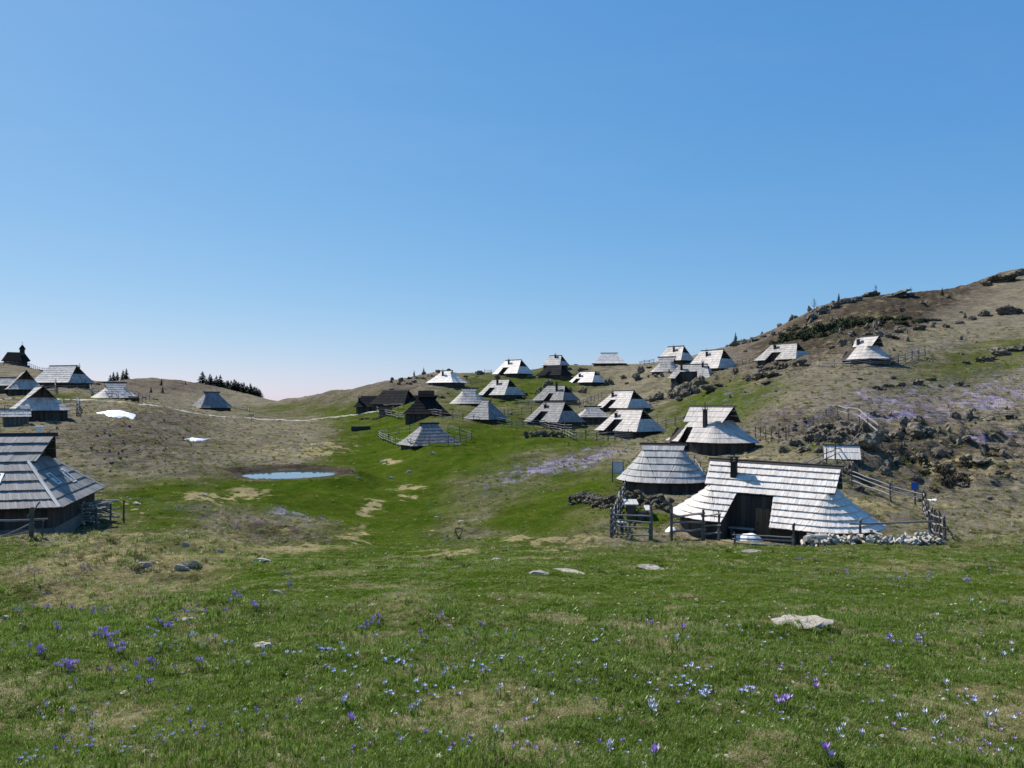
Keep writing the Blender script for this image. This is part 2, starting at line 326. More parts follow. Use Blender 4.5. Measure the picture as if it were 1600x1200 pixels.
def build_ground():
    OY = -9.0; nr, na = 860, 880
    r = 7.5*np.exp(np.linspace(0, math.log(1500/7.5), nr))
    r = np.r_[r[r < 300], np.exp(np.linspace(math.log(302), math.log(1500), 60))]; nr = len(r)
    a0 = math.radians(37.5); a = np.r_[np.linspace(-math.radians(72), -a0, 60)[:-1], np.linspace(-a0, a0, na), np.linspace(a0, math.radians(72), 60)[1:]]; na = len(a)
    R, A = np.meshgrid(r, a, indexing='ij'); X = (R*np.sin(A)).ravel(); Y = (OY+R*np.cos(A)).ravel()
    Z = ground(X, Y)
    co = np.c_[X, Y, Z].astype(np.float32)
    i, j = np.meshgrid(np.arange(nr-1), np.arange(na-1), indexing='ij'); k = (i*na+j).ravel()
    f = np.c_[k, k+1, k+na+1, k+na][:, ::-1].astype(np.int32)
    f = np.c_[k, k+na, k+na+1, k+1].astype(np.int32)[:, ::-1]
    me = bpy.data.meshes.new('ground'); me.vertices.add(len(co)); me.vertices.foreach_set('co', co.ravel())
    me.loops.add(f.size); me.loops.foreach_set('vertex_index', f.ravel()); me.polygons.add(len(f))
    me.polygons.foreach_set('loop_start', np.arange(0, f.size, 4, dtype=np.int32)); me.polygons.foreach_set('loop_total', np.full(len(f), 4, np.int32))
    me.polygons.foreach_set('use_smooth', np.ones(len(f), bool))
    me.update(calc_edges=True)
    g, dr, br, pu = ground_masks(X, Y, Z)
    ca = me.attributes.new('cover', 'FLOAT_COLOR', 'POINT'); ca.data.foreach_set('color', np.c_[g, dr, br, pu].astype(np.float32).ravel())
    o = link('ground', me); tag(o, 'rolling alpine pasture of green and dry grass', None, None, 'structure'); return o
def ground_material():
    m, nt, b = mat_new('alpine_turf'); tc = N(nt, 'ShaderNodeTexCoord'); P = tc.outputs['Object']
    at_ = N(nt, 'ShaderNodeAttribute', attribute_name='cover'); sp = N(nt, 'ShaderNodeSeparateColor'); nt.links.new(at_.outputs['Color'], sp.inputs[0])
    n_f = noise(nt, P, 9, 6, .75); n_m = noise(nt, P, 1.6, 6, .7); n_x = noise(nt, P, 42, 3, .7); n_l = noise(nt, P, .25, 5, .65)
    olive = ramp(nt, [(.25, (.10,.086,.057)), (.5, (.215,.187,.135)), (.78, (.37,.33,.25))], n_f).outputs[0]
    green = ramp(nt, [(.25, (.018,.042,.003)), (.5, (.048,.088,.007)), (.8, (.115,.150,.022))], n_f).outputs[0]
    straw = ramp(nt, [(.25, (.17,.14,.065)), (.6, (.40,.335,.18)), (.85, (.60,.53,.34))], n_f).outputs[0]
    brown = ramp(nt, [(.3, (.040,.032,.025)), (.5, (.165,.137,.108)), (.8, (.36,.305,.245))], n_f).outputs[0]
    lilac = ramp(nt, [(.3, (.27,.22,.36)), (.7, (.50,.44,.58))], n_x).outputs[0]
    def soft(w, n, lo=.5, k=2.2):
        return maths(nt, 'MULTIPLY', maths(nt, 'ADD', w, maths(nt, 'MULTIPLY', maths(nt, 'SUBTRACT', n, lo), k)), 1.0, True)
    def gate(w, n, k):       # weight sharpened by noise, nothing where the weight is nothing
        x = maths(nt, 'ADD', w, maths(nt, 'MULTIPLY', maths(nt, 'SUBTRACT', n, .5), k))
        mr = N(nt, 'ShaderNodeMapRange', interpolation_type='SMOOTHSTEP'); mr.inputs['From Min'].default_value = .25; mr.inputs['From Max'].default_value = .75
        nt.links.new(x, mr.inputs['Value']); return mr.outputs[0]
    deep = ramp(nt, [(.3, (.022,.018,.014)), (.55, (.075,.062,.045)), (.85, (.19,.16,.115))], n_f).outputs[0]
    md = N(nt, 'ShaderNodeMapRange', interpolation_type='SMOOTHSTEP'); md.inputs['From Min'].default_value = .72; md.inputs['From Max'].default_value = 1.08; nt.links.new(maths(nt, 'ADD', sp.outputs[2], maths(nt, 'MULTIPLY', maths(nt, 'SUBTRACT', n_m, .5), .5)), md.inputs['Value'])
    brown = mixc(nt, md.outputs[0], brown, deep)
    c = mixc(nt, gate(sp.outputs[2], n_m, .9), olive, brown)
    yel = ramp(nt, [(.3, (.045,.065,.006)), (.7, (.135,.145,.03))], n_f).outputs[0]
    green = mixc(nt, ramp(nt, [(.42,(0,0,0)),(.68,(1,1,1))], noise(nt, P, .7, 6, .7)).outputs[0], green, yel)
    og = ramp(nt, [(.25, (.045,.052,.016)), (.5, (.105,.112,.038)), (.8, (.20,.195,.088))], n_f).outputs[0]
    mr = N(nt, 'ShaderNodeMapRange', interpolation_type='SMOOTHSTEP'); mr.inputs['From Min'].default_value = .45; mr.inputs['From Max'].default_value = 1.0; nt.links.new(maths(nt, 'ADD', sp.outputs[0], maths(nt, 'MULTIPLY', maths(nt, 'SUBTRACT', n_m, .5), .6)), mr.inputs['Value'])
    green = mixc(nt, mr.outputs[0], og, green)
    c = mixc(nt, gate(maths(nt, 'ADD', sp.outputs[0], .12), n_m, .9), c, green)
    c = mixc(nt, gate(sp.outputs[1], n_m, 1.0), c, straw)
    pu = maths(nt, 'MULTIPLY', at_.outputs['Alpha'], gate(at_.outputs['Alpha'], n_x, 1.6))
    c = mixc(nt, maths(nt, 'MULTIPLY', pu, .8, True), c, lilac)
    shade = ramp(nt, [(.3, (.72,.72,.70)), (.7, (1.12,1.1,1.08))], n_l).outputs[0]
    c = mixc(nt, 1.0, c, shade, 'MULTIPLY')
    mp = N(nt, 'ShaderNodeMapping'); mp.inputs['Scale'].default_value = (.35,.35,5.0); nt.links.new(P, mp.inputs['Vector'])
    ter = noise(nt, mp.outputs[0], 1.3, 6, .72, .3)                       # sheep terraces and heath streaks along the contours
    tw = maths(nt, 'SUBTRACT', 1.0, maths(nt, 'MULTIPLY', sp.outputs[0], .75), True)
    streak = ramp(nt, [(.36, (.42,.41,.40)), (.52, (1,1,1)), (.72, (1.22,1.18,1.12))], ter).outputs[0]
    c = mixc(nt, tw, c, mixc(nt, 1.0, c, streak, 'MULTIPLY'))
    nt.links.new(c, b.inputs['Base Color']); b.inputs['Roughness'].default_value = 1.0; b.inputs['Specular IOR Level'].default_value = 0.0
    h = maths(nt, 'ADD', maths(nt, 'ADD', maths(nt, 'MULTIPLY', n_f, .2), maths(nt, 'MULTIPLY', ter, .35)), maths(nt, 'ADD', maths(nt, 'MULTIPLY', n_m, .35), maths(nt, 'MULTIPLY', n_x, .03)))
    bp = N(nt, 'ShaderNodeBump'); bp.inputs['Strength'].default_value = .9; bp.inputs['Distance'].default_value = .6
    nt.links.new(h, bp.inputs['Height']); nt.links.new(bp.outputs[0], b.inputs['Normal'])
    return m
gr = build_ground(); gr.data.materials.append(ground_material())
# ------------------------------------------------------------------ shepherds' huts
def rnd(a, b): return random.uniform(a, b)
class Hut:
    """A hut under a steep shingle roof: ridge along local x, front towards local -y, the eaves round (oval) or square (rect)."""
    def __init__(s, name, px, d, yaw, A, B, hw, H, Lr, tg=.6, style='oval', n=7, notches=(), chimneys=(), roof='roof0', bw=.24,
                 label='', oh=.45, over=.45, wall='wall', flare=1.08, tilt=0, world_yaw=None, pad=True, low=1.6, cap=True, dz=0, group=None, sink=0.0, jut=.3, hip=False, straight=False, rj=.95, gable=True):
        s.__dict__.update(A=A, B=B, hw=hw, H=H, Lr=Lr, tg=round(tg*n)/n, style=style, n=n, roofm=roof, bw=bw, oh=oh, flare=flare, low=low, lift=.125 if d < 70 else .075, jut=jut, over=over, hip=hip, straight=straight, rj=rj)
        x = (px-800)/F*d; az = math.atan2(x, d)
        rz = math.radians(yaw)-az if world_yaw is None else math.radians(world_yaw)
        ca, sa = math.cos(rz), math.sin(rz)
        foot = [(x+lx*ca-ly*sa, d+lx*sa+ly*ca) for lx, ly in ((-A*.7,-B*.7),(0,-B*.8),(A*.7,-B*.7),(A*.8,0),(-A*.8,0))]
        zs = sorted(gz(*p) for p in foot); z = (zs[0]+zs[1])/2+dz+sink
        s.root = empty(name, (x, d, z), rz); s.root.rotation_euler = (0, math.radians(tilt), rz)
        tag(s.root, label, 'hut', group); s.Ag = Lr-jut-over
        s.notches = [(a, b, c, e, round(t*n)/n) for (a, b, c, e, t) in notches]
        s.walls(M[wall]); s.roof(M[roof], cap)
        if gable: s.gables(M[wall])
        if hip: s.hips()
        for ch in chimneys: s.chimney(*ch)
    def z(s, t): return s.hw + (s.H-s.hw)*(t**s.flare if t > 0 else t)
    def b(s, t): return s.B*(1-t)
    def a(s, t):
        if s.straight: return s.A+(s.Lr-s.A)*max(0, min(1, t))
        k = min(1, max(0, t)/s.tg) if t > 0 else 0; return s.A+(s.Ag-s.A)*k
    def L(s, t):
        if s.straight: return s.a(t)
        return s.Lr-s.jut*(1-min(1,t))/(1-s.tg+1e-6)
    def sl(s, t):
        if s.straight and s.style == 'rect': return s.a(t)
        return s._sl(t)
    def _sl(s, t):                                            # half length of the straight eave
        if s.style == 'rect': return s.a(t)
        s0 = max(.15, s.A-s.B*.95); k = min(1, max(0, t)/s.tg); return s0+(s.Ag*.97-s0)*k
    def xr(s, t):                                             # right end of the straight eave; the ridge tip juts out over the gable
        if not s.straight: return s.sl(t)
        return s.a(t)
    def ur(s, t):
        if not s.straight: return s.L(t)
        g = s.a(s.tg)+.06; return g+(s.Lr+.12-g)*max(0, t-s.tg)/(1-s.tg)
    def P(s, seg, q, t, lift=0, inset=0):
        a, b, sl = s.a(t)-inset, max(.02, s.b(t)-inset), s.sl(t)-(inset if s.style == 'rect' else 0)
        r = s.xr(t)-(inset if s.style == 'rect' else 0)
        if seg == 0: x, y = -sl+(sl+r)*q, -b
        elif seg == 2: x, y = r-(sl+r)*q, b
        elif s.style == 'rect': x, y = (r, -b+2*b*q) if seg == 1 else (-a, b-2*b*q)
        else:
            th = -math.pi/2+math.pi*q; c, n = math.cos(th)*(a-sl), math.sin(th)*b
            x, y = (sl+c, n) if seg == 1 else (-sl-c, -n)
        return Vector((x, y, s.z(t)+lift))
    def xs_front(s, t):
        """stretches of the front eave at level t, between the notches"""
        sl = s.sl(t); cur = -sl; out = []
        for (x0, x1, u0, u1, tn) in sorted(s.notches):
            if t < tn-1e-6 or (abs(t-tn) < 1e-6 and s._below):
                k = max(0, t)/tn; l, r = x0+(u0-x0)*k, x1+(u1-x1)*k
                out.append((cur, l)); cur = r
        out.append((cur, s.xr(t))); return out
    def course(s, mb, t0, t1, upper):
        dt = t1-t0; ov = dt*.35; slope = math.hypot(s.B, s.H-s.hw)
        def boards(p, q, width):
            """p(k), q(k): lower and upper edge of a stretch"""
            ln = (p(1)-p(0)).length if width is None else width
            m = max(1, int(round(ln/s.bw))); ks = [0]
            for i in range(m): ks.append(ks[-1]+rnd(.65, 1.35))
            ks = [k/ks[-1] for k in ks]
            for i in range(m):
                k0, k1 = ks[i], ks[i+1]; g = (k1-k0)*.025
                a, b_, c, d = p(k0+g), p(k1-g), q(k1-g), q(k0+g)
                nr = (b_-a).cross(d-a)
                if nr.length < 1e-9: continue
                nr.normalize(); up = (d-a).normalized()
                lo = nr*(s.lift+rnd(-.008,.012)); hi = nr*.03; sh = up*rnd(-.012,.006)
                mb.slab(a+lo+sh, b_+lo+sh*rnd(.9,1.05), c+hi, d+hi, .038, min(1, max(0, random.gauss(.55, .2))))
        th = min(1.0, t1+ov)
        if upper:
            for sg in (-1, 1):
                e = lambda t, k: Vector((-s.L(t)+(s.L(t)+s.ur(t))*(k if sg < 0 else 1-k), sg*s.b(t), s.z(t)))
                boards(lambda k: e(t0, k), lambda k: e(th, k), 2*s.Lr)
            return
        s._below = False; lo = s.xs_front(t0); s._below = True; hi = s.xs_front(t1)
        if len(lo) != len(hi): hi = lo
        sl0, sl1 = s.sl(t0), s.sl(th)
        for (l0, r0), (l1, r1) in zip(lo, hi):
            if r0-l0 < .05: continue
            f = lambda v, t: Vector((v, -s.b(t), s.z(t)))
            boards(lambda k: f(l0+(r0-l0)*k, t0), lambda k: f(l1+(r1-l1)*k, th), r0-l0)
        for seg in (1, 2, 3):
            pts = [s.P(seg, k/8, t0) for k in range(9)]; ln = sum((pts[k+1]-pts[k]).length for k in range(8))
            boards(lambda k: s.P(seg, k, t0), lambda k: s.P(seg, k, th), ln)
    def roof(s, mat, cap):
        n = s.n; ts = [i/n for i in range(n+1)]
        dk = MB()
        for i in range(n):
            t0, t1 = ts[i], ts[i+1]
            if t0 < s.tg-1e-6:
                s._below = False; lo = s.xs_front(t0); s._below = True; hi = s.xs_front(t1)
                if len(lo) != len(hi): hi = lo
                for (l0, r0), (l1, r1) in zip(lo, hi):
                    dk.quad((l0,-s.b(t0),s.z(t0)), (r0,-s.b(t0),s.z(t0)), (r1,-s.b(t1),s.z(t1)), (l1,-s.b(t1),s.z(t1)))
                for seg in (1, 2, 3):
                    m = 10 if seg != 2 and s.style == 'oval' else 1
                    for k in range(m): dk.quad(s.P(seg,k/m,t0), s.P(seg,(k+1)/m,t0), s.P(seg,(k+1)/m,t1), s.P(seg,k/m,t1))
            else:
                for sg in (-1, 1):
                    q = [(-s.L(t0),sg*s.b(t0),s.z(t0)), (s.ur(t0),sg*s.b(t0),s.z(t0)), (s.ur(t1),sg*s.b(t1),s.z(t1)), (-s.L(t1),sg*s.b(t1),s.z(t1))]
                    dk.quad(*(q if sg < 0 else q[::-1]))
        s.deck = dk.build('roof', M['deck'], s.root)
        for i in range(n):
            mb = MB(); s.course(mb, ts[i], ts[i+1], ts[i] >= s.tg-1e-6)
            tag(mb.build('shingle_course', mat, s.deck), kind='stuff')
        if cap:
            mb = MB(); L = s.Lr+.12; R = s.ur(1)+.12
            for sg in (-1, 1):
                q = [(-L, sg*.17, s.H-.05), (R, sg*.17, s.H-.05), (R, sg*-.03, s.H+.13), (-L, sg*-.03, s.H+.13)]
                mb.slab(*(q if sg < 0 else q[::-1]), .04, rnd(.2,.5))
            mb.build('ridge_board', M['ridge'], s.deck)
    def hips(s):
        for sx in (-1, 1):
            for sy in (-1, 1):
                pts = [Vector((sx*s.a(t), sy*s.b(t), s.z(t)+.17)) for t in (-.01, s.tg*.5, s.tg)]
                mb = MB()
                for i in range(2):
                    a, b_ = pts[i], pts[i+1]; w1 = Vector((-.14*sx, 0, 0)); w2 = Vector((0, -.14*sy, 0))
                    for w in (w1, w2):
                        up = Vector((0,0,-.02)); q = [a, a+w+up, b_+w+up, b_]
                        n = (q[1]-q[0]).cross(q[3]-q[0])
                        mb.slab(*(q if n.z > 0 else q[::-1]), .04, .9)
                mb.build('hip_board', M['roof1'], s.deck)
    def gables(s, mat):
        for sg in (-1, 1):
            mb = MB(); t0 = max(0, s.tg-.06); x = sg*(s.Ag-.04); bb = s.b(t0)-.06; m = max(3, int(2*bb/.3))
            if s.straight and sg > 0:
                x = s.Lr-.35; k_ = s.tg; fl = MB(); q = [(x-.1,-s.b(k_)+.05,s.z(k_)-.04), (s.a(k_),-s.b(k_)+.05,s.z(k_)-.02), (s.a(k_),s.b(k_)-.05,s.z(k_)-.02), (x-.1,s.b(k_)-.05,s.z(k_)-.04)]; fl.slab(*q, .03, .2); fl.build('gable_ledge', M['deck'], s.root)
            if s.straight and sg < 0:
                rec = s.over; xb, xt = sg*(s.a(t0)-rec), sg*(s.Lr-rec*.6)
                for i in range(m):
                    y0 = -bb+2*bb*i/m+.01; y1 = -bb+2*bb*(i+1)/m-.01; zb = s.z(t0)-.1
                    zz = [max(zb+.02, s.z(1-abs(y)/s.B)-.1) for y in (y0, y1)]; xx = [xb+(xt-xb)*(z_-zb)/(s.H-zb) for z_ in zz]
                    q = [(xb,y0,zb), (xb,y1,zb), (xx[1],y1,zz[1]), (xx[0],y0,zz[0])]; mb.slab(*(q if sg > 0 else q[::-1]), .03, rnd(.1,.8))
                q = [(xb-.1*sg,-bb,zb+.04), (xb-.1*sg,bb,zb+.04), (sg*s.a(s.tg),bb,s.z(s.tg)-.03), (sg*s.a(s.tg),-bb,s.z(s.tg)-.03)]; mb.slab(*(q if sg < 0 else q[::-1]), .03, .4)
                mb.build('gable', mat, s.root); continue
            for i in range(m):
                y0 = -bb+2*bb*i/m+.01; y1 = -bb+2*bb*(i+1)/m-.01
                def top(y): return s.z(1-abs(y)/s.B)-.08
                zb = s.z(t0)-.1
                q = [(x,y0,zb), (x,y1,zb), (x,y1,max(zb+.02, top(y1))), (x,y0,max(zb+.02, top(y0)))]
                mb.slab(*(q if sg > 0 else q[::-1]), .03, rnd(.1,.8))
            mb.build('gable', mat, s.root)
    def walls(s, mat):
        mb = MB(); oh = s.oh; ti = oh/s.B; zt = s.z(ti)-.06; lo = -s.low
        nb = [(x0, x1) for (x0, x1, u0, u1, tn) in s.notches]
        def plank(p, q, zb=lo, z0=None, z1=None):
            z0 = zt if z0 is None else z0; z1 = z0 if z1 is None else z1
            p, q = Vector((p[0], p[1], 0)), Vector((q[0], q[1], 0)); g = (q-p)*.02; p += g; q -= g
            k = rnd(-.012, .012); nr = Vector((q.y-p.y, p.x-q.x, 0)).normalized()*k
            mb.slab((p.x+nr.x,p.y+nr.y,zb), (q.x+nr.x,q.y+nr.y,zb), (q.x+nr.x,q.y+nr.y,z1), (p.x+nr.x,p.y+nr.y,z0), .05, rnd(.1,.9))
        for seg in range(4):
            ps = [s.P(seg, k/24, 0, 0, oh) for k in range(25)]; ln = sum((ps[k+1]-ps[k]).length for k in range(24)); m = max(2, int(ln/.26))
            for i in range(m):
                a, b_ = s.P(seg, i/m, 0, 0, oh), s.P(seg, (i+1)/m, 0, 0, oh)
                if seg == 0 and any(x0 < (a.x+b_.x)/2 < x1 for x0, x1 in nb): continue
                plank(a, b_)
        for (x0, x1, u0, u1, tn) in s.notches:               # the recessed porch
            yb = -s.b(tn)+.10; zb = s.z(tn)-.04; yf = -(s.B-oh); m = max(2, int((x1-x0)/.26))
            for i in range(m):
                plank((x0+(x1-x0)*i/m, yb), (x0+(x1-x0)*(i+1)/m, yb), lo, zb)
            for xx, sg in ((x0, 1), (x1, -1)):
                k = max(1, int(abs(yb-yf)/.26))
                for i in range(k):
                    ya, yc = yf+(yb-yf)*i/k, yf+(yb-yf)*(i+1)/k
                    za, zc = s.z(1-abs(ya)/s.B)-.06, s.z(1-abs(yc)/s.B)-.06
                    if sg > 0: plank((xx,ya), (xx,yc), lo, za, zc)
                    else: plank((xx,yc), (xx,ya), lo, zc, za)
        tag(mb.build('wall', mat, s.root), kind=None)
    def chimney(s, x, t, h=1.0, w=.42, side=-1):
        y = side*s.b(t); z = s.z(t); mb = MB()
        mb.box((x,y,z+h*.5-.25), (w,w,h+.5), .4, 0, .92)
        mb.box((x,y,z+h+.03), (w*1.25,w*1.25,.06), .3)
        c = mb.build('chimney', M['soot'], s.root)
        mb = MB()
        for dx in (-1, 1):
            for dy in (-1, 1): mb.box((x+dx*w*.42,y+dy*w*.42,z+h+.17), (.05,.05,.24), .5)
        mb.box((x,y,z+h+.31), (w*1.45,w*1.45,.05), .6)
        mb.box((x,y,z+h+.55), (.05,.05,.45), .6)
        mb.build('chimney_cap', M['soot'], c)

HUTS = {}
def hut(key, *a, **k): HUTS[key] = Hut(*a, **k); return HUTS[key]
# near right: the long hut with the open porch, the round hut behind it, and the hut with two porches
hut('long', 'oval_hut', 1205, 41.2, -12, 5.35, 3.4, .88, 3.8, 3.35, .56, 'oval', 10, [(-1.8, .55, -1.45, .38, .5)], [(-1.85, .74, .8, .32)],
    'roof0', .105, 'long oval hut with silvery shingle roof, black chimney and wide open porch', tilt=1.4, over=.25, low=2.0, jut=.1)
hut('round', 'round_hut', 1036, 60.5, -3, 3.55, 3.45, .75, 3.5, 1.7, .84, 'oval', 6, (), (), 'roof1', .15,
    'round grey hut without chimney or porch beside the information board', over=.1, jut=.15)
hut('twoporch', 'oval_hut', 1112, 80, -36, 4.9, 3.6, 1.0, 4.6, 2.7, .58, 'oval', 7, [(-2.9,-.5,-2.4,-.8,.45)], [(.6,.46,1.7,.36)], 'roof5', .2,
    'oval silvery hut with tall thin chimney and dark front gable above the round grey hut', over=.75)
# the middle of the village
hut('m4', 'oval_hut', 984, 110, -44, 4.1, 3.0, .9, 3.9, 2.4, .55, 'rect', 9, [(-2.2,-.4,-1.7,0,.57)], [(-1.7,.64,.6,.32)], 'roof5', .24,
    'pale hut with slanting dark porch behind the rail fence, below a similar hut', over=1.1, straight=True)
hut('m5', 'oval_hut', 975, 130, -48, 4.1, 3.0, .9, 3.8, 2.3, .5, 'rect', 8, [(-2.0,-.4,-1.6,-.1,.5)], [(-1.7,.66,.7,.34)], 'roof5', .28,
    'pale hut with broad shaded hip end, upper of the two near the tall rocks', over=1.1, straight=True)
hut('m6', 'small_hut', 926, 122, 12, 2.5, 2.0, 1.1, 2.75, 1.3, .8, 'rect', 5, (), (), 'roof4', .26,
    'smallest pale hut with hipped roof, tucked between two larger huts', over=.1)
hut('m7', 'oval_hut', 866, 120, -48, 4.0, 2.9, .8, 3.8, 2.4, .55, 'rect', 9, [(-2.1,-.2,-1.6,.2,.57)], [(-1.2,.72,.5,.34)], 'roof3', .26,
    'dull grey hut with slanting dark porch above the curved rail fence', over=1.1, straight=True)
hut('m8', 'oval_hut', 869, 150, -38, 3.8, 2.8, .8, 3.7, 2.1, .5, 'rect', 8, [(-.9,.6,-.6,.5,.5)], [(.9,.64,1.4,.34)], 'roof3', .3,
    'grey hut with tall chimney on its roof between two dark boulders', over=1.1, straight=True)
hut('m9', 'oval_hut', 918, 180, -40, 3.7, 2.7, .7, 3.3, 2.2, .55, 'rect', 5, [(-2.3,-.8,-2.0,-.6,.4)], [(-1.3,.55,.6,.4)], 'roof0', .36,
    'white-lit hut alone on the grassy slope above the grey hut with tall chimney', over=1.1, straight=True)
hut('m10', 'oval_hut', 802, 190, -44, 4.3, 3.1, .85, 4.3, 2.6, .5, 'rect', 8, [(-2.2,-.3,-1.8,0,.5)], [(-.7,.72,.9,.36)], 'roof0', .36,
    'white-lit hut with chimney on the skyline and a low fence before it', over=1.1, straight=True)
hut('m11', 'oval_hut', 783, 160, -46, 4.1, 3.0, .75, 4.0, 2.4, .5, 'rect', 8, [(-2.3,-.5,-1.8,-.1,.5)], [(-.1,.68,1.0,.36)], 'roof4', .32,
    'white-lit hut with short chimney directly below the skyline hut with fence', over=1.1, straight=True)
hut('m12', 'oval_hut', 733, 140, 4, 3.6, 3.1, .6, 3.4, 1.5, .8, 'oval', 6, (), (), 'roof4', .26,
    'pale hut with plain conical ends and no porch behind the rough-roofed hut', over=.1)
hut('m13', 'old_hut', 760, 120, -42, 2.7, 2.5, .5, 3.5, .8, .82, 'rect', 8, (), (), 'roof3', .3,
    'old steep hut with rough lichen-spotted roof beside a curving fence', over=.1, jut=.1)
hut('m14', 'dark_hut', 666, 125, 0, 3.7, 3.1, 1.2, 4.1, 1.9, .8, 'rect', 6, (), (), 'roof2', .3,
    'black shingled hut with raised smoke hood on its ridge beside the path', over=.3)
hut('m15', 'low_hut', 671, 99, 24, 3.4, 2.7, .3, 3.0, 1.25, .88, 'rect', 7, (), (), 'roof3', .22,
    'low grey hipped hut with eaves almost on the grass inside a square fence', over=.1, low=1.2, jut=.1, sink=-.05)
hut('m16a', 'dark_hut', 580, 152, -6, 3.1, 2.4, 1.2, 3.3, 1.9, .5, 'rect', 5, (), [(-2.2,.55,.7,.4)], 'roof2', .34,
    'small dark hut with lit grey ridge at the end of the village skyline', over=1.1, straight=True)
hut('m16b', 'dark_hut', 618, 150, -36, 4.1, 2.9, .9, 3.6, 2.9, .5, 'rect', 5, (), (), 'roof2', .34,
    'long black-roofed hut with open gable behind the path end', over=1.1, straight=True)
hut('m17', 'oval_hut', 698, 170, -36, 3.6, 2.8, 1.0, 3.7, 1.5, .84, 'rect', 5, (), [(-.3,.62,.8,.34)], 'roof0', .36,
    'white-lit hut on the skyline above the black huts and shrubs', over=.1, jut=.1)
hut('m18a', 'oval_hut', 868, 202, -34, 3.0, 2.4, 1.1, 3.7, 1.8, .5, 'rect', 5, (), [(.3,.8,.6,.4)], 'roof1', .4,
    'dark grey hut standing highest on the skyline over its lower twin', over=1.1, straight=True)
hut('m18b', 'dark_hut', 867, 187, -36, 3.7, 2.8, .8, 3.3, 2.0, .6, 'rect', 5, [(-.9,.5,-.6,.3,.4)], (), 'roof2', .4,
    'low dark hut just below the dark grey skyline hut', over=1.1, straight=True)
hut('m19', 'oval_hut', 952, 207, 2, 4.6, 3.0, .6, 3.5, 2.2, .9, 'rect', 7, (), (), 'roof0', .4,
    'wide white-lit hut with long plain ridge on the skyline above the boulder', over=.1, jut=.1)
hut('m20a', 'oval_hut', 1056, 178, -38, 3.6, 2.7, 1.2, 4.6, 2.2, .55, 'rect', 6, (), [(.2,.66,.9,.36)], 'roof5', .36,
    'uppermost pale hut of the close cluster under the stony hill', over=1.1, straight=True)
hut('m20b', 'oval_hut', 1042, 166, -12, 3.6, 3.0, .7, 4.0, 1.9, .65, 'oval', 6, (), (), 'roof4', .34,
    'round-ended pale hut at the edge of the close cluster', over=.4)
hut('m21a', 'oval_hut', 1113, 152, -42, 4.3, 3.2, 1.0, 4.8, 2.8, .5, 'rect', 8, (), [(-.5,.70,.8,.36)], 'roof5', .32,
    'tall pale hut with big shaded gable in the close cluster under the stony hill', over=1.1, straight=True)
hut('m21b', 'oval_hut', 1083, 146, -16, 4.0, 2.9, 1.0, 3.7, 2.6, .6, 'rect', 6, [(-2.6,1.6,-2.0,1.2,.5)], [(-1.9,.64,.9,.36),(2.0,.8,.8,.32)], 'roof4', .32,
    'low pale hut with two chimneys behind the tall rocks', over=1.1, straight=True)
hut('r22', 'oval_hut', 1226, 132, -34, 4.1, 2.9, .85, 3.7, 2.4, .5, 'rect', 8, [(-1.8,.1,-1.4,.4,.5)], [(-1.3,.72,.6,.36)], 'roof4', .3,
    'pale hut with chimney and boxed porch alone under the stony hill', over=1.1, straight=True)
hut('r23', 'oval_hut', 1357, 111, -38, 3.5, 2.9, .8, 4.2, 1.9, .58, 'oval', 7, [(-2.4,-.9,-1.9,-1.0,.4)], [(-.9,.68,.7,.34)], 'roof5', .24,
    'pale oval hut with small dark hatch above the open meadow slope', over=.7)
# left side
hut('l25', 'big_hut', -107, 40.6, 0, 7.3, 4.7, 1.2, 4.65, 5.8, .625, 'rect', 8, (), (), 'roof3', .12,
    'big slate-grey hut with square hip end, skylights and dark plank walls', world_yaw=16, over=.35, low=2.2, tilt=0, sink=.35, jut=.4, hip=True)
hut('l26', 'gabled_hut', 62, 97, -84, 3.9, 3.1, 1.15, 4.15, 3.9, .5, 'rect', 6, (), (), 'roof5', .22,
    'hut showing its end with a large black diamond of shade beside a small shed', over=.12, jut=1.5)
hut('l27', 'gabled_hut', 38, 141, -86, 4.2, 2.9, .9, 4.3, 4.2, .5, 'rect', 6, (), (), 'roof4', .3,
    'pale striped hut with black gable below the chapel hill', over=.12, jut=1.6)
hut('l27b', 'low_hut', 6, 143, 0, 3.2, 2.0, 1.4, 2.9, 2.6, .5, 'rect', 4, (), (), 'roof1', .3,
    'low dark-walled hut at the picture edge beside the pale striped hut', over=.2)
hut('l28', 'oval_hut', 98, 152, -44, 4.5, 3.4, .9, 4.3, 3.1, .48, 'rect', 8, (), [(2.2,.5,1.6,.24,1)], 'roof1', .32,
    'large grey hut with black gable, the biggest under the chapel', over=1.1, straight=True)
hut('l29', 'oval_hut', 180, 135, 6, 3.9, 3.2, .5, 3.2, 1.75, .78, 'oval', 7, [(.9,3.4,.9,2.4,.14)], (), 'roof5', .28,
    'pale striped hut with conical ends beside the first snow patch', over=.2)
hut('l30', 'old_hut', 331, 165, 22, 3.5, 3.0, .65, 4.0, 1.7, .82, 'rect', 8, (), (), 'roof3', .3,
    'lone slate-grey hut with short ridge above the gravel path', over=.1)
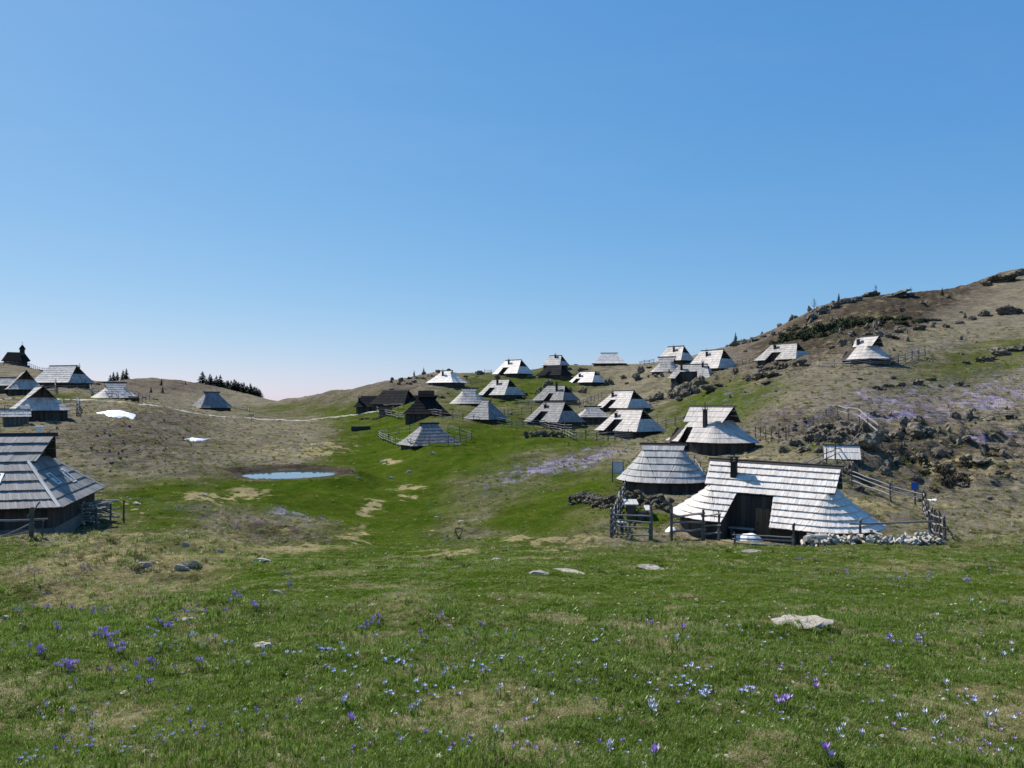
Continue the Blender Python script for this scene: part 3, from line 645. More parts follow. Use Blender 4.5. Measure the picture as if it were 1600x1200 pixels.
# ------------------------------------------------------------------ details on the huts
lg = HUTS['long']; b25 = HUTS['l25']
def skylight(h, x, t0, t1, w, seg=0, tone_white=True):
    """a roof window lying on the front (seg 0) or the hip end (seg 1)"""
    if seg == 0: f = lambda u, t, l: Vector((x+u*w, -h.b(t), h.z(t)+l))
    else: f = lambda u, t, l: Vector((h.a(t), x+u*w, h.z(t)+l))
    fr = MB()
    for (u0,u1,s0,s1) in ((-.5,-.36,t0,t1), (.36,.5,t0,t1), (-.5,.5,t0-.012,t0), (-.5,.5,t1,t1+.012)):
        fr.slab(f(u0,s0,.17), f(u1,s0,.17), f(u1,s1,.17), f(u0,s1,.17), .12, .7)
    o = fr.build('skylight', M['white'], h.root)
    g = MB(); g.slab(f(-.36,t0,.13), f(.36,t0,.13), f(.36,t1,.13), f(-.36,t1,.13), .04); g.build('pane', M['glass'], o)
m, nt, bb = mat_new('window_glass'); bb.inputs['Base Color'].default_value = (.02,.03,.06,1); bb.inputs['Roughness'].default_value = .08; M['glass'] = m
skylight(b25, 3.72, .345, .445, .95)
skylight(b25, -1.3, .26, .40, .75, 1); skylight(b25, 1.1, .22, .40, .75, 1)
mb = MB(); mb.box((4.9, .5, 4.7), (.2,.2,.7), .9); mb.box((4.9,.5,5.08), (.42,.3,.09), .9); mb.build('chimney', M['white'], b25.root)
mb = MB()   # pale base board along the plank walls
for (a_, b_) in (((-6.9,-4.29),(6.88,-4.29)), ((6.88,-4.29),(6.88,4.29))):
    n = Vector((b_[1]-a_[1], a_[0]-b_[0], 0)).normalized()*.05
    mb.slab((a_[0]+n.x,a_[1]+n.y,-.6), (b_[0]+n.x,b_[1]+n.y,-.6), (b_[0]+n.x,b_[1]+n.y,.22), (a_[0]+n.x,a_[1]+n.y,.22), .06, .9)
mb.build('base_board', M['wallgrey'], b25.root)
mb = MB()
for k in range(5): mb.box((.02+.17*k-.45, -lg.b(.52)+.0, .8), (.16,.05,1.6), rnd(.3,.9))
dr = mb.build('door', M['door'], lg.root); mb = MB(); mb.box((-.4, -lg.b(.52)-.05, .8), (.06,.06,.16), .2); mb.build('handle', M['steel'], dr)
h = HUTS['m14']     # raised smoke hood
mb = MB()
for sy in (-1, 1):
    q = [(-1.3, sy*.95, 4.0), (1.3, sy*.95, 4.0), (1.3, 0, 5.0), (-1.3, 0, 5.0)]; mb.slab(*(q if sy < 0 else q[::-1]), .06, .4)
mb.box((0,0,3.9), (2.4,1.3,.9), .4); mb.build('smoke_hood', M['roof2'], h.root)
# things in the porch of the long hut: a log bench
p = lg.root.matrix_basis @ Vector((-1.3, -1.75, .15)); 
def place(name, local, hutobj, dz=0):
    w = hutobj.root.matrix_basis @ Vector(local); return Vector((w.x, w.y, gz(w.x, w.y)+dz))
rzL = lg.root.rotation_euler.z
t = empty('log_bench', place('b', (-1.1,-2.0,0), lg), rzL); tag(t, 'short plank bench in the dark porch of the long hut', 'bench')
mb = MB(); mb.box((0,0,.62), (1.3,.3,.07), .8); mb.build('seat', M['rail'], t)
for dx in (-.5, .5): mb = MB(); mb.box((dx,0,.25), (.12,.24,.68), .4); mb.build('leg', M['post'], t)

# ------------------------------------------------------------------ sheds, chapel
def shed(name, px, d, yaw, w, dp, h, rise, label, roof, wallm='wallgrey', bw=.18, sink=0, n=2):
    x = (px-800)/F*d; z = gz(x, d-dp*.4)+sink; r = empty(name, (x, d, z), math.radians(yaw)-math.atan2(x, d)); tag(r, label, 'shed')
    mb = MB(); k = max(3, int(w/.2)); q = max(3, int(dp/.2))
    for i in range(k):
        for sy in (-1, 1):
            a, b_ = (-w/2+w*i/k+.008, sy*dp/2), (-w/2+w*(i+1)/k-.008, sy*dp/2)
            if sy > 0: a, b_ = b_, a
            mb.slab((*a,-1), (*b_,-1), (*b_,h), (*a,h), .04, rnd(.1,.9))
    for i in range(q):
        for sx in (-1, 1):
            y0, y1 = -dp/2+dp*i/q+.008, -dp/2+dp*(i+1)/q-.008
            tp = lambda y: h+rise*(1-abs(y)/(dp/2))
            P_ = [(sx*w/2,y0,-1), (sx*w/2,y1,-1), (sx*w/2,y1,tp(y1)), (sx*w/2,y0,tp(y0))]
            mb.slab(*(P_ if sx > 0 else P_[::-1]), .04, rnd(.1,.9))
    mb.build('wall', M[wallm], r)
    ov = .25; W = w/2+ov; D_ = dp/2+ov; zz = lambda f: h+rise-(rise/(dp/2))*D_*f
    dk = MB()
    for sy in (-1, 1):
        P_ = [(-W,sy*D_,zz(1)), (W,sy*D_,zz(1)), (W,0,zz(0)), (-W,0,zz(0))]; dk.quad(*(P_ if sy < 0 else P_[::-1]))
    deck = dk.build('roof', M['deck'], r)
    for c in range(n):
        mb = MB(); f0, f1 = 1-c/n, max(0, 1-(c+1.25)/n); k = max(3, int(2*W/bw))
        for sy in (-1, 1):
            for i in range(k):
                x0, x1 = -W+2*W*i/k+.005, -W+2*W*(i+1)/k-.005; j = rnd(-.02,.02)
                P_ = [Vector((x0,sy*D_*f0,zz(f0)+.09+j)), Vector((x1,sy*D_*f0,zz(f0)+.09+j)), Vector((x1,sy*D_*f1,zz(f1)+.05)), Vector((x0,sy*D_*f1,zz(f1)+.05))]
                mb.slab(*(P_ if sy < 0 else P_[::-1]), .03, min(1,max(0,random.gauss(.55,.22))))
        tag(mb.build('shingle_course', M[roof], deck), kind='stuff')
    mb = MB(); mb.box((0,0,zz(0)+.1), (2*W+.1,.16,.07), .3); mb.build('ridge_board', M['ridge'], deck); return r
shed('shed', 1314, 60, 4, 2.1, 1.4, .95, .75, 'tiny shed with pale shingle roof among rocks behind the long hut', 'roof0', sink=-.6)
shed('shed', 25, 90, 2, 2.5, 1.9, 1.15, .7, 'small plank shed in front of the hut with the black diamond gable', 'roof1', sink=-.1, n=3)
shed('shed', 602, 140, 0, 2.0, 1.6, 1.0, .5, 'low plank shed between fences below the long black-roofed hut', 'roof2')
def chapel():
    d = 231; x = (24-800)/F*d; z = gz(x, d-2)-.1; r = empty('chapel', (x, d, z), -math.atan2(x, d)+math.radians(4)); r.scale = (.92,.92,.78); tag(r, 'dark wooden chapel with bell tower on the hilltop', 'chapel')
    mb = MB(); mb.box((0,0,.7), (6.2,4.4,3.0), .3); mb.build('wall', M['wall'], r)
    n = 7; ts = [i/n for i in range(n+1)]
    A, B = lambda t: 3.9+(2.3-3.9)*t, lambda t: 3.0*(1-t)+.02; Z = lambda t: 1.7+3.4*t
    dk = MB(); dk.poly([(-A(1),0,Z(1)),(A(1),0,Z(1)),(A(1),.1,Z(1)),(-A(1),.1,Z(1))]); deck = dk.build('roof', M['deck'], r)
    for i in range(n):
        t0, t1 = ts[i], min(1, ts[i+1]+.04); mb = MB()
        c0 = [(-A(t0),-B(t0)),(A(t0),-B(t0)),(A(t0),B(t0)),(-A(t0),B(t0))]; c1 = [(-A(t1),-B(t1)),(A(t1),-B(t1)),(A(t1),B(t1)),(-A(t1),B(t1))]
        for k in range(4):
            a, b_, c, e = c0[k], c0[(k+1)%4], c1[(k+1)%4], c1[k]; m = 16 if k % 2 == 0 else 10
            for j in range(m):
                l = lambda p, q, f: (p[0]+(q[0]-p[0])*f, p[1]+(q[1]-p[1])*f)
                mb.slab((*l(a,b_,j/m),Z(t0)+.06), (*l(a,b_,(j+1)/m),Z(t0)+.06), (*l(e,c,(j+1)/m),Z(t1)+.02), (*l(e,c,j/m),Z(t1)+.02), .05, rnd(.2,.9))
        tag(mb.build('shingle_course', M['roof2'], deck), kind='stuff')
    t = MB(); t.box((1.7,-.4,4.0), (1.35,1.35,5.2), .4); tw = t.build('tower', M['wall'], r)
    t = MB()
    for k in range(4):
        a0 = math.pi/4+k*math.pi/2; a1 = a0+math.pi/2; R = 1.38
        for (r0, z0, r1, z1) in ((R,6.3,R*.72,6.9),(R*.74,6.85,R*.42,7.5),(R*.44,7.45,.03,8.15)):
            t.slab((1.7+r0*math.cos(a0),-.4+r0*math.sin(a0),z0),(1.7+r0*math.cos(a1),-.4+r0*math.sin(a1),z0),(1.7+r1*math.cos(a1),-.4+r1*math.sin(a1),z1),(1.7+r1*math.cos(a0),-.4+r1*math.sin(a0),z1),.05,rnd(.3,.8))
    t.build('spire', M['roof2'], tw)
    t = MB(); t.box((1.7,-.4,8.65),(.07,.07,1.1)); t.box((1.7,-.4,8.85),(.5,.07,.07)); t.build('cross', M['steel'], tw)
    t = MB(); t.box((1.7,-1.1,5.6),(.5,.06,.8),.1); t.build('belfry_opening', M['soot'], tw)
    t = MB(); t.box((-.6,-2.23,.6),(.8,.06,1.5),.2); t.build('door', M['ridge'], r)
    t = MB(); t.box((0,0,-.45),(7.4,5.4,.9),.5); t.build('plinth', M['wallgrey'], r)
chapel()

# ------------------------------------------------------------------ fences
def post_mesh(i):
    mb = MB(); r0 = .5; mb.tube([(0,0,0),(rnd(-.1,.1),rnd(-.1,.1),.5),(0,0,1)], [r0,r0*.95,r0*.85], 7, .5); return mb.mesh('post', M['post'])
def rail_mesh(i):
    mb = MB(); pts = [(k/5, rnd(-.3,.3) if 0 < k < 5 else 0, rnd(-.3,.3) if 0 < k < 5 else 0) for k in range(6)]
    rr = [.5*rnd(.8,1.1) for _ in pts]
    n0 = len(mb.v)
    for (x,y,z), r in zip(pts, rr):
        for k in range(6): a = 2*math.pi*k/6; mb.v.append((x, y+math.cos(a)*r, z+math.sin(a)*r))
    for i_ in range(5):
        for k in range(6): a = i_*6+k; b_ = i_*6+(k+1)%6; mb.f.append((a,b_,b_+6,a+6)); mb.t.append(rnd(.4,.8))
    mb.f.append(tuple(range(6))[::-1]); mb.f.append(tuple(30+k for k in range(6))); mb.t += [.7,.7]
    return mb.mesh('rail', M['rail'])
POST = [post_mesh(i) for i in range(3)]; RAIL = [rail_mesh(i) for i in range(4)]
def add_post(root, p, h, w=.14, lean=.03, sink=.4):
    o = link('post', random.choice(POST), root, p-Vector((0,0,sink))-root.location, (rnd(-lean,lean), rnd(-lean,lean), rnd(0,6)), (w, w, h+sink)); return o
def add_rail(root, a, b_, w=.09, over=.12):
    v = b_-a; L = v.length
    if L < .05: return
    dirn = v.normalized(); a = a-dirn*over; L += 2*over
    o = link('rail', random.choice(RAIL), root, a-root.location, None, (L, w, w)); o.rotation_euler = v.to_track_quat('X','Z').to_euler(); return o
def fence(label, pts, rails=(.35,.7,1.05), h=1.2, step=2.2, w=.13, rw=.085, cat='fence', jit=.06, raw=False):
    P_ = pts if raw else [hit(*p) for p in pts]
    root = empty('rail_fence', P_[0]); tag(root, label, cat)
    posts = []
    for i in range(len(P_)-1):
        a, b_ = P_[i], P_[i+1]; ln = (b_-a).length; n = max(1, round(ln/step))
        for k in range(n): posts.append(a.lerp(b_, k/n))
    posts.append(P_[-1])
    posts = [Vector((p.x, p.y, gz(p.x, p.y))) for p in posts]
    for p in posts: add_post(root, p, h*rnd(.92,1.1), w)
    for a, b_ in zip(posts, posts[1:]):
        for r in rails:
            if random.random() < .04: continue
            add_rail(root, a+Vector((0,0,r+rnd(-jit,jit))), b_+Vector((0,0,r+rnd(-jit,jit))), rw*rnd(.85,1.15))
    return root
def at2(px, d): return at(px, d)
# enclosure before the long hut
G1 = [at(955,40.2), at(1014,39.6)]
fence('four-rail fence panel between the picnic corner and the arched gateway', G1, (.25,.6,.92,1.28), 1.4, 1.9, .17, .10, raw=True)
fence('leaning rail fence running back beside the picnic table', [at(955,40.2), at(962,43.5), at(968,46.5), at(976,50)], (.3,.65,1.0,1.3), 1.45, 1.3, .16, .11, raw=True)
fence('four-rail fence panel from the gateway to the long hut corner', [at(1049,39.4), at(1097,38.6)], (.2,.55,.9,1.3), 1.4, 1.55, .17, .11, raw=True)
fence('short open gate of rails beside the long hut corner', [at(1098,38.6), at(1122,38.0)], (.35,.75,1.25), 1.4, 1.2, .17, .09, raw=True)
fence('low three-rail fence across the porch front of the long hut', [at(1147,36.6), at(1235,35.6)], (.12,.32,.52), .58, 3.0, .15, .075, raw=True, jit=.03)
r = fence('single long rail with a tall post before the long hut', [at(1237,35.5), at(1341,36.3), at(1452,36.6)], (), 1.1, 4.0, .17, .1, raw=True)
add_rail(r, at(1329,36.2)+Vector((0,0,.95)), at(1455,36.5)+Vector((0,0,1.0)), .1)
fence('stout plank fence at the far end of the firewood pile', [at(1473,37.5), at(1462,40.5), at(1450,44.2), at(1441,48.5)], (.3,.7,1.1), 1.35, 1.5, .18, .09, raw=True)
fence('rail fence curving behind the long hut towards the blue marker', [at(1441,48.5), at(1390,50), at(1330,53)], (.4,.75,1.05), 1.25, 2.2, .15, .1, raw=True)
fence('rail fence climbing past the tiny shed between the rocks', [(1242,750),(1290,727),(1330,706),(1372,684)], (.45,.85), 1.1, 2.3, .12, .09)
fence('pale rail fence over the rock bank above the tiny shed', [(1372,684),(1342,662),(1309,652)], (.6,1.15), 1.3, 3.0, .12, .13)
fence('thin rail fence along the rock bank beside the oval hut', [(1309,652),(1270,668),(1232,686)], (.5,1.0), 1.2, 2.6, .12, .07)
fence('four weathered posts in a gap of the fence beside the oval silvery hut', [(1228,688),(1205,690),(1180,684)], (.5,), 1.3, 2.0, .14, .06)
fence('rail fence running between the round hut and the long hut roof', [at(1085,66), at(1105,58), at(1127,52)], (.4,.75,1.1), 1.3, 2.0, .12, .1, raw=True)
fence('long rail fence below the pale hut with slanting porch', [(898,688),(950,690),(1000,680),(1040,668),(1070,662)], (.4,.75,1.1), 1.25, 2.1, .14, .1)
fence('curved rail fence below the dull grey hut', [(779,664),(800,668),(850,669),(893,676)], (.35,.7,1.05), 1.2, 1.8, .12, .1)
fence('broken fence end beside the footway below the dull grey hut', [(874,678),(896,689),(900,690)], (.4,.8), 1.1, 1.8, .12, .1)
fence('square rail fence front around the low hipped hut', [(592,684),(642,702),(700,697),(737,688)], (.35,.7,1.0), 1.15, 2.0, .12, .09)
fence('back run of rail fence behind the low hipped hut', [(592,682),(640,677),(700,676),(737,686)], (.4,.85), 1.1, 2.4, .11, .08)
fence('rail fence before the black hut with smoke hood', [(589,646),(622,655),(655,652),(690,653)], (.4,.75,1.1), 1.2, 2.1, .12, .1)
fence('upper rail fence beside the black hut with smoke hood', [(589,640),(615,640),(630,641)], (.5,1.0), 1.3, 2.4, .12, .1)
fence('rail fence curving below the old rough-roofed hut', [(691,655),(740,660),(768,657),(800,648),(830,646)], (.4,.8), 1.1, 2.2, .12, .09)
fence('rail fence between the grey huts in the village middle', [(806,635),(845,638),(905,638),(940,622)], (.4,.8,1.15), 1.2, 2.4, .13, .1)
fence('rail fence on the skyline slope below the dark huts', [(825,592),(860,590),(900,583)], (.4,.8), 1.1, 2.6, .12, .1)
fence('low fence beside the skyline hut with chimney', [(757,584),(778,583)], (.4,.8), 1.1, 2.2, .12, .12)
fence('rail fence in front of the pale oval hut on the meadow slope', [(1280,573),(1330,575),(1390,573)], (.35,.65,.95), 1.0, 2.6, .12, .12)
fence('rail fence climbing right of the pale oval hut', [(1392,572),(1415,567),(1446,558)], (.4,.75,1.1), 1.3, 2.0, .14, .11)
fence('rail fence joining the two huts under the stony hill', [(1130,570),(1160,570),(1190,568)], (.4,.8), 1.1, 2.6, .12, .11)
fence('fence on the skyline beside the wide white-lit hut', [(1000,572),(1022,568)], (.4,.8,1.1), 1.2, 2.0, .12, .12)
fence('rail fence before the hut with the black diamond gable', [(53,649),(80,651),(120,650)], (.4,.85), 1.1, 2.0, .12, .09)
fence('fence end running back from the black diamond hut', [(121,650),(125,640),(120,633),(100,633)], (.4,.75,1.05), 1.2, 1.6, .12, .11)
fence('rail fence at the picture edge beside the small plank shed', [(-20,650),(8,650)], (.4,.85), 1.1, 2.0, .12, .09)
fence('rail fence below the large grey hut under the chapel', [(86,607),(110,607),(133,606)], (.5,1.0), 1.3, 3.0, .13, .12)
fence('fence beside the pale striped hut below the chapel', [(33,614),(60,616),(86,614),(87,603)], (.5,.9,1.3), 1.4, 2.4, .13, .13)
fence('rail fence around the pale striped hut beside the snow', [(140,610),(143,619),(175,623),(210,625),(234,626)], (.4,.8,1.1), 1.2, 2.4, .13, .11)
fence('low fence right of the lone slate-grey hut', [(358,636),(372,639),(390,644)], (.4,.8), 1.1, 2.0, .12, .11)
fence('fence on the chapel hill', [(-10,573),(45,572),(80,578)], (.5,1.0), 1.2, 3.2, .13, .12)
fence('rail fence on the skyline left of the dark grey hut', [(700,597),(735,600),(770,603)], (.4,.8), 1.1, 2.6, .12, .1)
# weathered fence corner by the big slate-grey hut
c0 = at(52, 33.5); r = empty('fence_corner', c0); tag(r, 'heavy old fence post with pale rails before the big slate-grey hut', 'fence')
add_post(r, c0, 1.25, .26); add_post(r, c0+Vector((.35,.2,0)), .75, .13); add_post(r, c0+Vector((-2.6,-.3,0)), .7, .2)
add_rail(r, c0+Vector((-3.2,-.2,.72)), c0+Vector((.5,.1,.8)), .09); add_rail(r, c0+Vector((-1.25,.1,.1)), c0+Vector((0,0,.62)), .09); add_rail(r, c0+Vector((-1.2,.2,.06)), c0+Vector((0,.1,.3)), .08)
add_rail(r, c0+Vector((-.1,0,1.0)), c0+Vector((.25,.05,1.45)), .07)
# woodpile behind the hip end of the big hut
# ------------------------------------------------------------------ water, path, snow
def water():
    m, nt, b = mat_new('pond_water'); b.inputs['Base Color'].default_value = (.03,.05,.06,1); b.inputs['Roughness'].default_value = .03; b.inputs['Specular IOR Level'].default_value = .8
    tc = N(nt, 'ShaderNodeTexCoord'); bp = N(nt, 'ShaderNodeBump'); bp.inputs['Strength'].default_value = .04; bp.inputs['Distance'].default_value = .02
    nt.links.new(noise(nt, tc.outputs['Object'], 3, 3), bp.inputs['Height']); nt.links.new(bp.outputs[0], b.inputs['Normal'])
    mb = MB(); cx, cy, ra, rb, z = POND
    mb.poly([(cx+1.28*ra*math.cos(k*math.pi/24), cy+1.28*rb*math.sin(k*math.pi/24), z) for k in range(48)])
    tag(mb.build('pond', m), 'small round pond reflecting the pale sky', None, None, 'structure')
water()
def plain(name, col, rough=.9, spec=.1, var=.25, scale=6, bump=.3, dist=.05):
    m, nt, b = mat_new(name); tc = N(nt, 'ShaderNodeTexCoord'); n = noise(nt, tc.outputs['Object'], scale, 6, .7)
    c = ramp(nt, [(.3, tuple(v*(1-var) for v in col)), (.7, tuple(min(1, v*(1+var)) for v in col))], n).outputs[0]
    nt.links.new(c, b.inputs['Base Color']); b.inputs['Roughness'].default_value = rough; b.inputs['Specular IOR Level'].default_value = spec
    bp = N(nt, 'ShaderNodeBump'); bp.inputs['Strength'].default_value = bump; bp.inputs['Distance'].default_value = dist
    nt.links.new(n, bp.inputs['Height']); nt.links.new(bp.outputs[0], b.inputs['Normal']); return m
M['gravel'] = plain('pale_gravel', (.42,.39,.33), var=.3, scale=2)
M['snow'] = plain('old_snow', (.86,.87,.89), .6, .3, .06, 4, .25, .1)
M['earth'] = plain('trodden_earth', (.30,.26,.20), var=.35, scale=3)
def ribbon(name, pts, width, mat, label, lift=.05, n=90, raw=False):
    P_ = pts if raw else [hit(*p) for p in pts]
    ks = np.linspace(0, 1, len(P_)); q = np.linspace(0, 1, n)
    xs = np.interp(q, ks, [p.x for p in P_]); ys = np.interp(q, ks, [p.y for p in P_])
    for _ in range(6): xs[1:-1] = (xs[:-2]+2*xs[1:-1]+xs[2:])/4; ys[1:-1] = (ys[:-2]+2*ys[1:-1]+ys[2:])/4
    tx, ty = np.gradient(xs), np.gradient(ys); ln = np.hypot(tx, ty)+1e-9; nx, ny = -ty/ln, tx/ln
    m = 7; mb = MB(); rows = []
    w = width*(1+.25*fbm(xs, ys, 3, 2, 301))
    for k in range(m):
        f = (k/(m-1)-.5); x = xs+nx*w*f; y = ys+ny*w*f; z = ground(x, y)+lift*(1-(2*f)**4)-.03*(abs(f) > .45); rows.append(np.c_[x,y,z])
    for k in range(m): mb.v += [tuple(p) for p in rows[k]]
    for k in range(m-1):
        for i in range(n-1): mb.f.append((k*n+i, k*n+i+1, (k+1)*n+i+1, (k+1)*n+i)); mb.t.append(.5)
    o = mb.build(name, mat, smooth=True); tag(o, label, None, None, 'structure'); return o
ribbon('path', [(-30,623),(60,622),(120,626),(200,629),(245,634),(275,640),(310,646),(350,651),(400,655),(440,656.5),(490,655),(540,650),(575,645),(600,640)], 1.1, M['gravel'], 'pale gravel footpath crossing the saddle', .05, 160)
def drape(name, outline, mat, label, thick=.18, kind='stuff', rings=9, raw=False, wob=.06):
    P_ = outline if raw else [hit(*p) for p in outline]
    n = 56; ks = np.linspace(0, 1, len(P_)+1); q = np.linspace(0, 1, n, endpoint=False)
    xs = np.interp(q, ks, [p.x for p in P_]+[P_[0].x]); ys = np.interp(q, ks, [p.y for p in P_]+[P_[0].y]); cx, cy = xs.mean(), ys.mean()
    mb = MB(); pts = [(cx, cy, gz(cx, cy)+thick)]
    for r in range(1, rings+1):
        f = r/rings; wv = 1+wob*fbm(xs*3, ys*3, 1.5, 3, 77)*f; x = cx+(xs-cx)*f*wv; y = cy+(ys-cy)*f*wv
        z = ground(x, y)+thick*(1-f**3)-.04*(f == 1)
        pts += [tuple(p) for p in np.c_[x,y,z]]
    mb.v = pts
    for k in range(n): mb.f.append((0, 1+k, 1+(k+1)%n)); mb.t.append(.5)
    for r in range(rings-1):
        for k in range(n): a = 1+r*n+k; b_ = 1+r*n+(k+1)%n; mb.f.append((a, a+n, b_+n, b_)); mb.t.append(.5)
    o = mb.build(name, mat, smooth=True); tag(o, label, None, None, kind); return o
drape('snow', [(150,645),(165,642.5),(183,642),(196,644),(213,648),(212,652),(207,657),(190,655),(170,651)], M['snow'], 'larger old snow patch in the hollow')
drape('snow', [(287,687),(300,684.5),(313,686),(329,686.5),(322,688.5),(306,691),(298,689)], M['snow'], 'smaller old snow patch on the slope')
drape('snow', [(1446,780.5),(1455,779.5),(1463,781),(1455,783)], M['snow'], 'tiny snow remnant behind the fence', .08)
lw = lambda x, y: (lambda w: Vector((w.x, w.y, 0)))(lg.root.matrix_basis @ Vector((x, y, 0)))
drape('snow', [lw(-1.3,-3.0), lw(-1.0,-3.3), lw(-.5,-3.45), lw(.0,-3.3), lw(.2,-2.8), lw(-.3,-2.3), lw(-1.0,-2.4)], M['snow'], 'shrinking snow heap in the open porch', .38, raw=True)
drape('snow', [at(1036,42.0), at(1046,41.6), at(1057,41.7), at(1057,42.4), at(1046,42.6)], M['snow'], 'small snow heap behind the gateway', .2, raw=True)

# ------------------------------------------------------------------ rocks
def rock_material():
    m, nt, b = mat_new('limestone'); tc = N(nt, 'ShaderNodeTexCoord'); P_ = tc.outputs['Object']
    n1 = noise(nt, P_, 2.2, 8, .7); n2 = noise(nt, P_, 9, 5, .7)
    c = ramp(nt, [(.28, (.050,.043,.034)), (.5, (.175,.153,.122)), (.74, (.45,.405,.335))], n1).outputs[0]
    c2 = ramp(nt, [(.35, (.55,.55,.52)), (.65, (1.1,1.1,1.08))], n2).outputs[0]
    nt.links.new(mixc(nt, 1.0, c, c2, 'MULTIPLY'), b.inputs['Base Color']); b.inputs['Roughness'].default_value = .95; b.inputs['Specular IOR Level'].default_value = .0
    bp = N(nt, 'ShaderNodeBump'); bp.inputs['Strength'].default_value = .8; bp.inputs['Distance'].default_value = .12
    nt.links.new(maths(nt, 'ADD', n1, maths(nt, 'MULTIPLY', n2, .4)), bp.inputs['Height']); nt.links.new(bp.outputs[0], b.inputs['Normal']); return m
M['rock'] = rock_material(); M['palerock'] = plain('pale_limestone', (.44,.385,.31), .95, .0, .45, 9, .5, .03)
import bmesh
def rock_mesh(seed, planes=13, rough=.34):
    rs = np.random.default_rng(seed); bm = bmesh.new(); bmesh.ops.create_icosphere(bm, subdivisions=4 if seed < 4 else 3, radius=1)
    pn = rs.normal(size=(planes,3)); pn /= np.linalg.norm(pn, axis=1)[:,None]; pd = rs.uniform(.55, 1.0, planes)
    V = np.array([v.co[:] for v in bm.verts]); dots = V @ pn.T
    R = np.min(np.where(dots > .05, pd/np.maximum(dots,.05), 9), axis=1); R = np.minimum(R, 1.25)
    f = fbm(V[:,0]*1.7+V[:,2]*1.3+seed*7, V[:,1]*1.7-V[:,2]*1.1+3*seed, .5, 4, seed)
    R = R*(1+rough*f-rough*1.2*np.abs(fbm(V[:,0]*2+seed, V[:,1]+V[:,2]*2, .35, 3, seed+9)))
    for v, p in zip(bm.verts, V*R[:,None]): v.co = p
    me = bpy.data.meshes.new('boulder'); bm.to_mesh(me); bm.free(); me.materials.append(M['rock'])
    me.polygons.foreach_set('use_smooth', np.zeros(len(me.polygons), bool)); return me
ROCKS = [rock_mesh(i) for i in range(9)]
PALE = []
for i in (4,5,6,7):
    me = rock_mesh(i, 10, .26); me.materials[0] = M['palerock']; PALE.append(me)
def boulder(p, sx, sy, sz, label, group=None, name='boulder', parent=None, bury=.3, cat='boulder', pale=False, tilt=.35):
    me = random.choice(PALE if pale else ROCKS); tilt = .12 if pale else tilt
    loc = p+Vector((0,0,sz*(1-bury)*.55)); 
    if parent is not None: loc = loc-parent.location
    o = link(name, me, parent, loc, (rnd(.12,.28) if pale else rnd(-tilt,tilt), rnd(-tilt,tilt), rnd(-.25,.25) if pale else rnd(0,6.3)), (sx, sy, sz))
    if parent is None: tag(o, label, cat, group)
    return o
def rocks_px(items, label, group, pale=False, dmin=3.0, bury=.25):
    """(column, foot row, width, height) in photo pixels -> a boulder standing there"""
    labels = label if isinstance(label, list) else [label]*len(items)
    for (px, py, w, h), lb in zip(items, labels):
        p = hit(px, py, dmin); k = p.y/F; boulder(p, w*k*.5 if pale else w*k*.46, w*k*(.26 if pale else .46)*rnd(.7,1.1), h*k*(.42 if pale else .55), lb, group, bury=bury+.15, pale=pale)
rocks_px([(1072,618,36,38),(1050,622,22,26),(1095,602,22,22)], ['tallest jagged rock beside the pale huts under the hill','jagged rock leaning against the tallest rock','squat rock behind the tallest rock below the two-chimney hut'], 'jagged rocks by the upper huts')
rocks_px([(1030,624,16,16),(1018,628,14,12),(1085,615,16,14),(1060,626,14,12),(1110,611,30,10),(1125,604,20,8),(1148,585,16,20),(1185,592,30,18),(1205,589,34,16),(1170,592,18,12),(1195,599,22,8)], ['knobbly rock just left of the jagged rocks','leftmost small rock below the close cluster','rock wedged below the squat rock','small rock at the foot of the jagged rocks','long low rock in the grass right of the jagged rocks','thin flat rock above the long low rock','upright rock at the fence below the big gable hut','left rock of the bank under the boxed-porch hut','right rock of the bank under the boxed-porch hut','small rock at the end of the boxed-porch bank','flat rock below the boxed-porch bank'], 'rocks below the upper huts')
rocks_px([(777,592,14,9),(748,585,16,10),(808,612,20,9),(842,614,14,16),(858,604,18,12),(912,614,18,16),(950,602,18,14),(995,594,20,18),(975,592,14,9),(930,588,18,12),(906,580,14,10),(820,618,18,10),(1003,583,16,14)], 'dark rock between the village huts', 'rocks between the village huts')
rocks_px([(1368,608,16,7),(1386,606,18,8),(1408,603,18,8),(1430,600,20,12),(1456,595,20,6),(1498,603,22,12),(1380,608,14,6),(1470,606,12,5),(1510,605,12,5),(1395,592,14,6),(1345,594,10,6)], 'low dark rock in a line across the crocus slope', 'rocks on the crocus slope')
rocks_px([(1413,668,17,30),(1426,682,34,24),(1446,680,32,26),(1400,684,26,16),(1437,662,16,16),(1365,650,14,14),(1378,652,12,8)], ['tall rock of the broken outcrop','broad front rock of the broken outcrop','rounded end rock of the broken outcrop','low slab at the foot of the broken outcrop','small rock on top of the broken outcrop','lone knobbly rock above the pale rail fence','small stone beside the lone knobbly rock'], 'rocks of the broken outcrop')
rocks_px([(1490,653,18,18),(1514,657,15,26)], ['squat standing rock of the pair on the slope','pointed standing rock of the pair on the slope'], 'pair of standing rocks')
rocks_px([(1465,712,28,20),(1530,724,36,16),(1556,706,26,12),(1545,655,28,9),(1575,650,24,8),(1440,720,18,12),(1400,728,14,12),(1510,690,20,8),(1390,712,20,10),(1590,715,18,9),(1385,690,16,8),(1380,740,20,14),(1500,760,26,12),(1560,742,20,9),(1430,752,20,10)], 'mossy rock on the rough bank beside the long hut', 'rocks on the rough bank')
